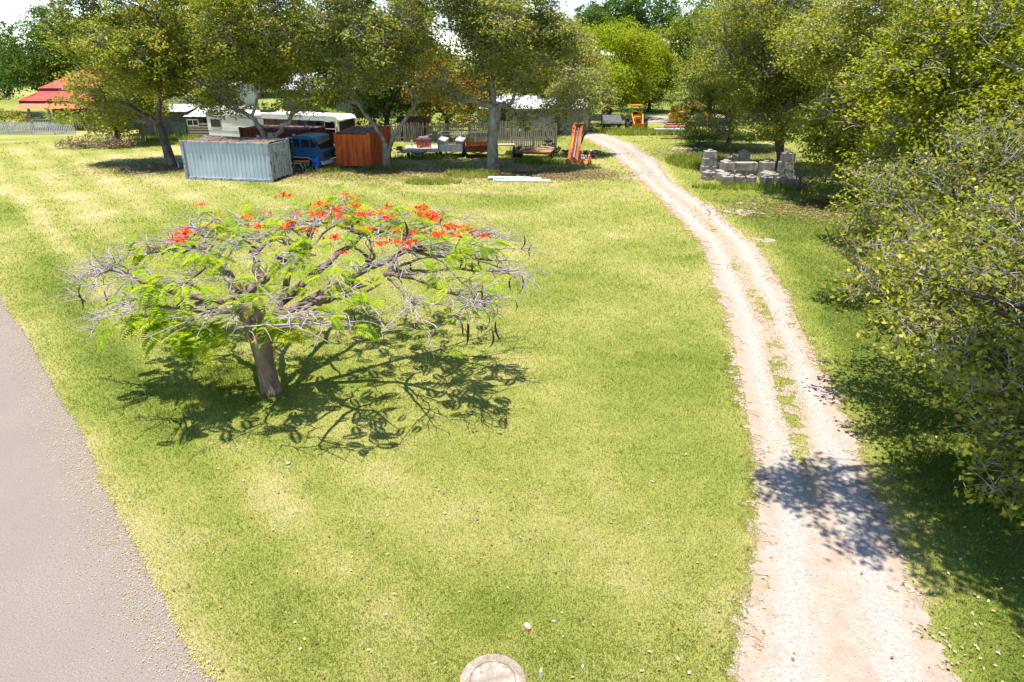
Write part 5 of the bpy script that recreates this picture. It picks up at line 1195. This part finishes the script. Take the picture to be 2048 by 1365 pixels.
# white sheets on the grass
for k, (a, b_, z, lab) in enumerate((((-1.45, 45.35), (1.9, 45.05), .05, 'upper pale sheet of the stack lying on the grass before the thick gum'), ((-1.2, 44.75), (2.45, 44.35), .04, 'lower longer pale sheet lying at the front of the stack'), ((-1.55, 45.05), (1.2, 44.85), .13, 'speckled pale sheet lying across the other two'))):
    A, B_ = Vector((*a, z)), Vector((*b_, z)); b = MB(); d = (B_ - A); n = Vector((-d.y, d.x, 0)).normalized()
    pr = [(-.22, 0), (-.16, .05), (-.10, 0), (-.03, .05), (.03, 0), (.10, .05), (.16, 0), (.22, .04)]
    b.add([P_ + n * u + Vector((0, 0, q)) for P_ in (A, B_) for u, q in pr] + [P_ + n * u + Vector((0, 0, q - .02)) for P_ in (A, B_) for u, q in pr], [(i, i + 1, i + 9, i + 8) for i in range(7)] + [(i + 16, i + 24, i + 25, i + 17) for i in range(7)] + [(i, i + 16, i + 17, i + 1) for i in range(7)] + [(0, 8, 24, 16), (7, 23, 31, 15)])
    solo('metal_sheet', b, 'blue_sheet', lab, 'metal sheet', group='pale metal sheets lying on the grass')

# ------------------------------------------------------------------ fences and sheds
def paling_fence(name, label, a, b, h, pw, gap, m, rails=(.3, 1.0), posts=2.4, cat='fence', seed=0, skip=0):
    a, b = Vector((*a, 0)), Vector((*b, 0)); L = (b - a).length; rz = math.atan2(b.y - a.y, b.x - a.x)
    root = thing(name, label, cat, a, rz); rs = random.Random(seed)
    pk = [MB().b2((-pw / 2, -.012, 0), (pw / 2, .012, h)).mesh('picket', m), MB().b2((-pw / 2, -.012, 0), (pw / 2, .012, h * .96)).mesh('picket', m)]
    n = int(L / (pw + gap))
    for k in range(n):
        if rs.random() < skip: continue
        o = link('picket', pk[k % 2], root, ((k + .5) * L / n, -.035, .02 + rs.uniform(-.02, .02))); o.rotation_euler[1] = rs.gauss(0, .012)
    for z in rails: part('rail', MB().b2((0, -.02, z), (L, .03, z + .08)), m, root)
    k = 0
    while k * posts < L: part('post', MB().b2((k * posts - .05, .032, 0), (k * posts + .05, .13, h + .02)), m, root); k += 1
    return root
paling_fence('picket_fence', 'white picket fence in front of the red roofed house', (-62, 71.6), (-43.0, 70.0), 1.15, .10, .085, 'picket', (.25, .85))
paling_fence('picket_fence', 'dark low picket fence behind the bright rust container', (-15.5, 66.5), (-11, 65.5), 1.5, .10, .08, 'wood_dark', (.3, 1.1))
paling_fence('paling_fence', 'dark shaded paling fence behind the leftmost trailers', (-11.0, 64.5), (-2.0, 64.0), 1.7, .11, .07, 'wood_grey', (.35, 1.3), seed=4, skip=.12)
paling_fence('paling_fence', 'tall weathered grey paling fence right of the thick gum tree', (-1.9, 61.9), (3.9, 60.7), 2.1, .12, .05, 'wood_grey', (.5, 1.5), 1.9)
t = paling_fence('garden_gate', 'green painted timber gate behind the leftmost gum tree', (-31.9, 66.9), (-30.6, 66.8), 1.45, .10, .04, 'green_wood', (.2, .8), 1.25, 'gate')
t = thing('slat_fence', 'horizontal timber slat fence between the green gate and the bus', 'fence', (-30.5, 66.9, 0), R(-3))
for k in range(6): part('slat', MB().b2((0, -.015, .06 + k * .24), (3.6, .015, .20 + k * .24)), 'plank_tan', t)
for x in (0, 1.2, 2.4, 3.6): part('post', MB().b2((x - .05, .02, 0), (x + .05, .12, 1.5)), 'wood_dark', t)
t = thing('window_sash', 'old white window sash leaning on top of the slat fence', 'window', (-29.8, 66.6, 1.2), R(-3))
part('frame', MB().b2((-.55, -.02, 0), (.55, .02, .06)).b2((-.55, -.02, .5), (.55, .02, .56)).b2((-.55, -.02, .06), (-.49, .02, .5)).b2((-.03, -.02, .06), (.03, .02, .5)).b2((.49, -.02, .06), (.55, .02, .5)), 'white_paint', t)
for s in (-1, 1): part('pane', MB().b2((s * .26 - .22, -.005, .06), (s * .26 + .22, .005, .5)), 'glass', t)
t = thing('timber_post', 'grey timber post standing by the brush pile', 'post', (-33.2, 63.6, 0))
part('shaft', MB().b2((-.11, -.11, 0), (.11, .11, 1.6)), 'wood_grey', t)
def shed(label, x, y, w_, d, h0, h1, wall, roof, rz=0, name='shed', openf=False):
    t = thing(name, label, 'shed', (x, y, 0), rz)
    if not openf: part('wall', MB().b2((-w_ / 2, -d / 2, 0), (w_ / 2, d / 2, h0 - .03)), wall, t)
    else:
        part('wall', MB().b2((-w_ / 2, d / 2 - .1, 0), (w_ / 2, d / 2, h1 - .05)), wall, t)
        for s in (-1, 0, 1): part('post', MB().b2((s * (w_ / 2 - .1) - .06, -d / 2, 0), (s * (w_ / 2 - .1) + .06, -d / 2 + .12, h0)), 'wood_grey', t)
    b = MB(); n = int(w_ / .3); xs_ = []
    for k in range(n + 1): xs_.append((-w_ / 2 - .3 + k * (w_ + .6) / n, .03 * (k % 2)))
    b.add([(q, yy, hh + z) for q, z in xs_ for yy, hh in ((-d / 2 - .4, h0), (d / 2 + .3, h1))], [(2 * k, 2 * k + 2, 2 * k + 3, 2 * k + 1) for k in range(n)])
    b.add([(q, yy, hh + z - .04) for q, z in xs_ for yy, hh in ((-d / 2 - .4, h0), (d / 2 + .3, h1))], [(2 * k, 2 * k + 1, 2 * k + 3, 2 * k + 2) for k in range(n)])
    part('roof', b, roof, t); return t
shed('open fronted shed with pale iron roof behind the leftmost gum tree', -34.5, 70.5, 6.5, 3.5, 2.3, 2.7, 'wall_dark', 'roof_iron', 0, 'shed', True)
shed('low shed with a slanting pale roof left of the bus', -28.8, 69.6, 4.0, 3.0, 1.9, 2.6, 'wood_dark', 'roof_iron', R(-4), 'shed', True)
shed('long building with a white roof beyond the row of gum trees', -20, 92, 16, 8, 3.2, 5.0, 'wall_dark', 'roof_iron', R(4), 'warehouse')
shed('white roofed building seen behind the paling fence', 2.5, 79, 12, 6, 2.0, 2.9, 'wall_white', 'roof_iron', R(-3), 'warehouse')
shed('white building glimpsed behind the picket fence house', -46, 106, 14, 8, 3.0, 4.4, 'wall_white', 'roof_iron', 0, 'warehouse')
shed('small rusty lean to with a tin roof behind the leftmost trailers', -9.2, 66.8, 2.6, 1.8, 1.6, 1.9, 'wood_dark', 'rust', 0, 'lean_to', True)

# house
def house():
    t = thing('house', 'timber cottage with red iron roofs and a verandah behind the picket fence', 'house', (-46.0, 80.0, 0), R(-2)); t.scale = (1, 1, 1.12)
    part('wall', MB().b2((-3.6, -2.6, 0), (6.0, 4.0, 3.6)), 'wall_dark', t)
    def hip(x0, x1, y0, y1, z0, zt, ins): return MB().add([(x0, y0, z0), (x1, y0, z0), (x1, y1, z0), (x0, y1, z0), (x0 + ins, (y0 + y1) / 2, zt), (x1 - ins, (y0 + y1) / 2, zt)], [(0, 1, 5, 4), (1, 2, 5), (2, 3, 4, 5), (3, 0, 4), (0, 3, 2, 1)])
    r_ = part('roof', hip(-4.2, 7.0, -3.0, 5.0, 3.55, 5.35, 3.6), 'roof_red', t)
    rb = MB()
    for k in range(34):
        x = -4.1 + k * .33; top = min(1, (x + 4.2) / 3.6, (7.0 - x) / 3.6); rb.beam((x, -3.0, 3.575), (x, -3.0 + 4.0 * top, 3.575 + 1.8 * top), .03, .03)
    part('roof_rib', rb, 'roof_red', r_, kind='stuff')
    part('fascia', MB().b2((-4.1, -2.95, 3.28), (6.9, -2.85, 3.54)), 'maroon', t)
    part('fascia_gap', MB().b2((-.6, -3.0, 3.30), (2.6, -2.96, 3.5)), 'plank_tan', t)
    v = MB().add([(-5.2, -5.2, 2.55), (7.2, -5.2, 2.55), (6.9, -2.9, 3.3), (-4.1, -2.9, 3.3), (-5.2, 4, 2.55), (-4.1, 4, 3.3)], [(0, 1, 2, 3), (0, 3, 5, 4)]); vr = part('verandah_roof', v, 'roof_red', t)
    rb = MB()
    for k in range(36):
        x = -4.9 + k * .33; rb.beam((x, -5.2, 2.575), (max(-4.05, x * .98), -2.92, 3.315), .03, .03)
    part('roof_rib', rb, 'roof_red', vr, kind='stuff')
    part('verandah_fascia', MB().b2((-5.1, -5.14, 2.26), (7.1, -5.06, 2.54)), 'maroon', t)
    part('awning', MB().add([(-4.9, -6.4, 1.95), (3.0, -6.4, 1.95), (3.0, -5.2, 2.3), (-4.9, -5.2, 2.3)], [(0, 1, 2, 3)]), 'roof_orange', t)
    for x in (-3.6, -1.5, .6, 2.7): part('verandah_post', MB().b2((x - .09, -6.2, 0), (x + .09, -6.02, 2.0)), 'wood_grey', t)
    rl = part('railing', MB().b2((-3.6, -6.0, .95), (2.7, -5.95, 1.02)), 'wall_white', t)
    for k in range(24): part('baluster', MB().b2((-3.5 + k * .26, -6.0, .2), (-3.44 + k * .26, -5.96, .95)), 'wall_white', rl)
    for x in (-1.0, 1.2):
        w_ = part('window', MB().b2((x, -2.66, 1.2), (x + .9, -2.61, 2.2)), 'glass', t); part('window_frame', MB().b2((x - .06, -2.68, 1.14), (x + .96, -2.62, 1.2)).b2((x - .06, -2.68, 2.2), (x + .96, -2.62, 2.26)), 'white_paint', w_)
    part('door', MB().b2((-2.6, -2.66, .1), (-1.7, -2.61, 2.1)), 'wood_dark', t)
house()

# pylon sign, power pole and a wire between the tree tops
t = thing('pylon_sign', 'white roadside sign with black lettering showing through the gum tree', 'sign', (-32.5, 92, 0))
part('pole', MB().b2((-.12, -.12, 0), (.12, .12, 5.6)), 'grey_metal', t)
part('board', MB().b2((-1.0, -.08, 5.6), (1.0, .08, 7.6)), 'white_paint', t)
for k, tx in enumerate(('SER', 'DING', 'OTEL')):
    cu = bpy.data.curves.new('lettering', 'FONT'); cu.body = tx; cu.size = .62; cu.align_x = 'CENTER'; cu.extrude = .01; cu.materials.append(M['black'])
    tmp = bpy.data.objects.new('lettering', cu); col.objects.link(tmp); dg = bpy.context.evaluated_depsgraph_get()
    lme = bpy.data.meshes.new_from_object(tmp.evaluated_get(dg)); bpy.data.objects.remove(tmp)
    o = bpy.data.objects.new('lettering', lme); col.objects.link(o); o.parent = t; o.location = (0, -.095, 7.02 - .6 * k); o.rotation_euler = (R(90), 0, 0)
t = thing('power_pole', 'green grey power pole with crossarms behind the row of gum trees', 'power pole', (-24.0, 84, 0))
part('pole', MB().tube([(0, 0, 0), (0, 0, 8.4)], [.17, .12], 8), 'grey_metal', t)
for z in (7.1, 7.7): part('crossarm', MB().b2((-.95, -.2, z), (.95, -.125, z + .1)), 'grey_metal', t)
solo('power_pole', MB().tube([(0, 0, 0), (0, 0, 9.5)], [.16, .11], 8), 'wood_grey', 'timber power pole far off beside the domed tree', 'power pole', (42.0, 98, 0))
solo('power_line', MB().tube([(-24, 84, 7.9), (-2, 88, 7.6), (20, 93, 7.8), (42, 98, 9.2)], .025, 4), 'dark_metal', 'thin power line strung behind the tree tops', 'power line')

# ------------------------------------------------------------------ machines at the end of the drive
def loader():
    t = thing('loader', 'yellow wheel loader facing the drive with an open canopy', 'loader', (12.95, 74.2, 0), R(2))
    part('hood', MB().prism([(-.42, .85), (-.46, 1.45), (-.34, 1.68), (.34, 1.68), (.46, 1.45), (.42, .85)], -.9, .4), 'yellow2', t)
    g = MB()
    for k in range(5): g.b2((-.27, -.94, .92 + k * .11), (.27, -.90, .98 + k * .11))
    part('grille', g, 'rust', t)
    part('front_plate', MB().b2((-.78, -1.35, .42), (.78, -1.20, .88)), 'yellow2', t)
    for s in (-1, 1):
        part('lift_arm', MB().beam((s * .52, -1.2, .85), (s * .66, -.1, 1.9), .10, .16), 'yellow', t)
        w_ = part('wheel', MB().tube([(s * .86, .1, .66), (s * .88, .1, .66), (s * 1.26, .1, .66), (s * 1.28, .1, .66)], [.58, .66, .66, .58], 22), 'black', t)
        lg = MB()
        for k in range(18):
            a = k * 2 * math.pi / 18
            lg.beam((s * .86, .1 + math.sin(a) * .66, .66 + math.cos(a) * .66), (s * 1.07, .1 + math.sin(a + .22) * .68, .66 + math.cos(a + .22) * .68), .07, .06)
            lg.beam((s * 1.07, .1 + math.sin(a + .22) * .68, .66 + math.cos(a + .22) * .68), (s * 1.28, .1 + math.sin(a) * .66, .66 + math.cos(a) * .66), .07, .06)
        part('tyre_lugs', lg, 'rim', w_)
        part('mudguard', MB().prism([(s * .82, 1.36), (s * .86, 1.46), (s * 1.26, 1.46), (s * 1.30, 1.36)], -.5, .8), 'dark_metal', t)
        part('canopy_post', MB().beam((s * .62, .1, 1.7), (s * .50, .1, 2.85), .07, .07), 'yellow', t); part('canopy_post', MB().beam((s * .62, 1.2, 1.5), (s * .50, 1.1, 2.85), .07, .07), 'yellow', t)
    part('canopy', MB().b2((-.72, -.1, 2.85), (.72, 1.3, 2.95)), 'yellow2', t)
    part('dash', MB().b2((-.66, .0, 1.72), (.66, .12, 1.86)), 'yellow2', t)
    part('seat', MB().b2((-.25, .6, 1.5), (.25, 1.0, 1.62)).b2((-.25, .95, 1.6), (.25, 1.05, 2.1)), 'dark_metal', t)
    part('steering_wheel', MB().tube([(0, .2, 1.98), (0, .24, 2.02)], .19, 14), 'dark_metal', t)
    part('exhaust', MB().tube([(.98, .4, 1.4), (.98, .4, 2.2)], .05, 8), 'dark_metal', t)
    part('chassis', MB().b2((-.5, -1.2, .35), (.5, 2.2, .85)), 'dark_metal', t); t.scale = (.86, .86, .84)
loader()
def digger():
    t = thing('excavator', 'orange yellow excavator half hidden in the grove right of the loader', 'excavator', (17.5, 75.0, 0), R(-12))
    part('house', MB().prism([(-1.2, 1.0), (-1.3, 1.7), (-.9, 2.1), (1.3, 2.1), (1.5, 1.8), (1.5, 1.0)], -.9, 1.2), 'yellow', t)
    part('track', MB().prism([(-1.6, .3), (-1.3, .05), (1.3, .05), (1.6, .3), (1.4, .75), (-1.4, .75)], -1.2, -.7), 'dark_metal', t)
    part('track', MB().prism([(-1.6, .3), (-1.3, .05), (1.3, .05), (1.6, .3), (1.4, .75), (-1.4, .75)], .8, 1.3), 'dark_metal', t)
    part('cab', MB().b2((-1.1, -.85, 1.9), (-.1, .2, 2.8)), 'yellow2', t); part('window', MB().b2((-1.0, -.88, 2.1), (-.2, -.85, 2.65)), 'glass', t)
    part('boom', MB().beam((-.2, .4, 2.0), (2.2, .1, 3.1), .3, .35).beam((2.2, .1, 3.1), (3.3, -.1, 1.6), .25, .3), 'yellow', t)
    part('bucket', MB().prism([(3.0, 1.6), (3.5, 1.7), (3.7, 1.1), (3.2, .9)], -.5, .3), 'rust', t); t.scale = (.85, .85, .85)
digger()
def ute_tray():
    t = thing('farm_trailer', 'dark grey slatted farm trailer parked left of the yellow loader', 'trailer', (10.5, 75.2, 0), R(-3))
    for k in range(8): part('slat', MB().beam((-.95, -.9 + k * .26, .98 + .05 * k), (.95, -.9 + k * .26, .98 + .05 * k), .2, .03), 'grey_metal', t)
    part('headboard', MB().b2((-1.05, -1.1, .66), (1.05, -1.0, .92)), 'white_dirty', t)
    part('frame', MB().b2((-1.0, -1.0, .5), (1.0, 1.3, .64)), 'dark_metal', t)
    for s in (-1, 1): part('side_rail', MB().beam((s * 1.02, -1.0, .95), (s * .95, .9, 1.5), .05, .06), 'dark_metal', t)
    wheel_pair(t, .8, -.3, .34); wheel_pair(t, .8, .7, .34)
ute_tray()
t = thing('tractor_seat_post', 'black seated machine part standing behind the dark farm trailer', 'machine', (10.4, 77.5, 0))
part('column', MB().b2((-.35, -.2, 0), (.35, .2, 1.5)), 'dark_metal', t); part('seat', MB().prism([(-.5, 1.5), (-.3, 1.95), (.3, 1.95), (.5, 1.5)], -.2, .2), 'plastic_black', t)
for k, (m_, z, dx, lab) in enumerate((('white_paint', .0, 0, 'lowest white board of the stack right of the loader'), ('drum_blue', .17, .1, 'blue board on the stack right of the loader'), ('white_paint', .34, -.25, 'top white board of the stack right of the loader'))):
    solo('board', MB().b2((-1.5, -.2, 0), (1.5, .2, .15)), m_, lab, 'board', (16.0 + dx, 71.0, z), R(-2))
solo('pipe_bundle', MB().tube([(-1.0, 0, .15), (1.0, .1, .15)], .14, 8).tube([(-1.0, .28, .15), (1.0, .4, .15)], .13, 8).tube([(-.9, .15, .37), (1.0, .25, .37)], .12, 8), 'pink_metal', 'bundle of faded red pipes lying on the boards right of the loader', 'pipes', (16.3, 71.2, .5))
solo('log', MB().tube([(-1.6, 0, .1), (0, .05, .12), (1.6, -.1, .1)], [.08, .1, .07], 8, .1), 'wood_brown', 'long thin log lying in the grass before the excavator', 'log', (15.6, 66.6, 0))
t = thing('log_bench', 'low plank on blocks in the grass left of the dark farm trailer', 'bench', (7.4, 75.0, 0)); part('plank', MB().b2((-1, -.15, .25), (1, .15, .32)), 'wood_brown', t); part('leg', MB().b2((-.8, -.12, 0), (-.65, .12, .25)), 'wood_grey', t); part('leg', MB().b2((.65, -.12, 0), (.8, .12, .25)), 'wood_grey', t)

# ------------------------------------------------------------------ concrete blocks
def cblock(x, y, z, L, W, H, rz, label, seed):
    rs = random.Random(seed); c = .035; b = MB()
    for k in range(1): pass
    def ring(z_, ins): return [(sx * (L / 2 - ins) + rs.gauss(0, .008), sy * (W / 2 - ins) + rs.gauss(0, .008), z_) for sx, sy in ((-1, -1), (1, -1), (1, 1), (-1, 1))]
    rings = [ring(0, .0), ring(H - c, .0), ring(H, c)]
    vs = sum(rings, []); fs = [(3, 2, 1, 0)]
    for r_ in range(2):
        for k in range(4): fs.append((r_ * 4 + k, r_ * 4 + (k + 1) % 4, r_ * 4 + 4 + (k + 1) % 4, r_ * 4 + 4 + k))
    fs.append((8, 9, 10, 11)); b.add(vs, fs)
    t = link('concrete_block', b.mesh('concrete_block', 'concrete'), None, (x, y, z), rz, label=label, category='concrete block', group='stacked interlocking concrete blocks')
    if L < 1.0:
        k = MB().prism([(-.16, 0), (-.09, .09), (.09, .09), (.16, 0)], -W / 2 + .08, W / 2 - .08); ky = part('key', k, 'concrete', t); ky.location = (0, 0, H)
        g = part('rib', MB().b2((-.10, -W / 2 - .05, .01), (.10, -W / 2 + .002, H - .05)), 'concrete', t)
    else:
        n = max(1, int(L / .62))
        for q in range(n): part('rib', MB().b2((-L / 2 + (q + .5) * L / n - .012, -W / 2 - .012, .0), (-L / 2 + (q + .5) * L / n + .012, -W / 2 + .002, H - .03)), 'conc_top', t)
    return t
B_ = .62
blocks = [
    (12.75, 45.6, 0, .72, .62, .30, .25, 'lowest flat slab of the pair standing alone on the left of the block pile'),
    (12.78, 45.6, .305, .74, .60, .26, .3, 'chamfered top slab of the pair standing alone on the left of the block pile'),
    (13.55, 43.9, 0, .68, .62, .60, .1, 'single block at the front left corner of the block pile'),
    (14.45, 44.1, 0, .62, .6, .56, .3, 'front row block second from the left'),
    (15.25, 43.9, 0, .66, .6, .56, -.2, 'front row block third from the left'),
    (16.25, 43.7, 0, .68, .6, .58, .25, 'front row block fourth from the left, light patch on top'),
    (17.25, 43.4, 0, .72, .6, .56, -.1, 'front row block second from the right'),
    (18.15, 43.5, 0, .62, .6, .52, .2, 'front row block at the right end under the dead shrub'),
    (13.75, 44.9, .0, .66, 1.1, .56, .5, 'tilted block just behind the front left corner block'),
    (14.9, 46.1, 0, 2.9, .66, .60, .03, 'long bottom block in the middle of the pile'),
    (14.25, 46.2, .605, .70, 1.1, .58, .12, 'square block on the left end of the long middle block'),
    (15.55, 46.05, .605, 1.55, .62, .56, .03, 'long block laid on top in the middle of the pile'),
    (13.45, 47.9, 0, 1.1, .66, .6, .1, 'bottom block at the back left of the pile'),
    (13.45, 47.9, .605, .98, .62, .58, .15, 'middle block of the back left stack'),
    (13.45, 47.9, 1.19, .86, .60, .5, .1, 'topmost block of the back left stack'),
    (15.9, 48.9, 0, 2.9, .66, .60, -.04, 'long bottom block of the back row'),
    (15.5, 48.9, .605, .9, .6, .52, .2, 'block on the left of the back row'),
    (16.4, 48.9, .605, .75, .6, .9, 0, 'upright block standing tallest in the back row'),
    (17.0, 45.2, 0, .70, 1.2, .56, .5, 'slanting block behind the fourth front block'),
    (17.3, 46.6, 0, .95, .62, 1.1, .1, 'upright block right of the long middle block'),
    (18.6, 46.3, 0, 1.2, .66, .6, -.3, 'bottom block of the right hand stack'),
    (18.55, 46.3, .605, 1.1, .62, .58, -.35, 'middle block of the right hand stack'),
    (18.6, 46.3, 1.19, .9, .6, .6, -.1, 'topmost block of the right hand stack'),
]
for k, b in enumerate(blocks): cblock(12.6 + (b[0] - 12.6) * .9, b[1] - .6, b[2] * .9, b[3] * .9, b[4] * .9, b[5] * .9, *b[6:], k)
solo('stone', MB().box((0, 0, .1), (.5, .4, .22), .4, .1, .1), 'concrete', 'grey rock lying on the brick edging behind the block pile', 'rock', (19.4, 52.6, 0))

# ------------------------------------------------------------------ things at the front edge
t = thing('manhole', 'round concrete pit lid set in the lawn at the bottom edge', 'manhole', (-.26, 6.66, 0))
part('ring', MB().lathe([(.455, -.05), (.445, .012), (.43, .02), (.315, .02), (.305, .004)], 40), 'conc_top', t)
part('lid', MB().lathe([(.298, .0051), (.298, .021), (.29, .026)], 40), 'conc_top', t)
for a in (2.5, 5.6): part('lifting_hole', MB().lathe([(.028, .0265), (.024, .028)], 10, (.2 * math.cos(a), .2 * math.sin(a), 0)), 'pink_metal', t)
solo('marker_peg', MB().tube([(0, 0, -.02), (.0, .0, .12), (.005, .01, .16)], [.022, .02, .008], 8), 'white_paint', 'small pale peg sticking out of the grass beside the round pit lid', 'peg', (.39, 6.72, 0))
t = thing('pipe_stub', 'short white capped orange pipe stub in the lawn above the pit lid', 'pipe', (.23, 7.56, 0))
part('pipe', MB().tube([(0, 0, -.02), (.01, 0, .05)], .045, 12), 'boom_light', t); part('cap', MB().lathe([(.036, .05), (.04, .065), (.02, .075)], 12, (-.01, .02, 0)), 'white_paint', t)
def rocks():
    rs = random.Random(12)
    spots = [(-4.6, 11.9, .05, 'small white stone on the lawn near the road, larger one'), (-5.3, 11.3, .035, 'small white stone on the lawn near the road, smaller one'), (.62, 7.7, .03, 'white stone right of the orange pipe stub'), (6.55, 11.2, .07, 'flat stone on the gravel in the tree shadow')]
    for x, y, s, lab in spots:
        b = MB(); b.lathe([(s * .5, 0), (s, s * .3), (s * .8, s * .75), (s * .3, s)], 7)
        b.v = [(v[0] * rs.uniform(.8, 1.2), v[1] * rs.uniform(.7, 1.1), v[2]) for v in b.v]
        solo('stone', b, 'rock', lab, 'stone', (x, y, 0))
rocks()
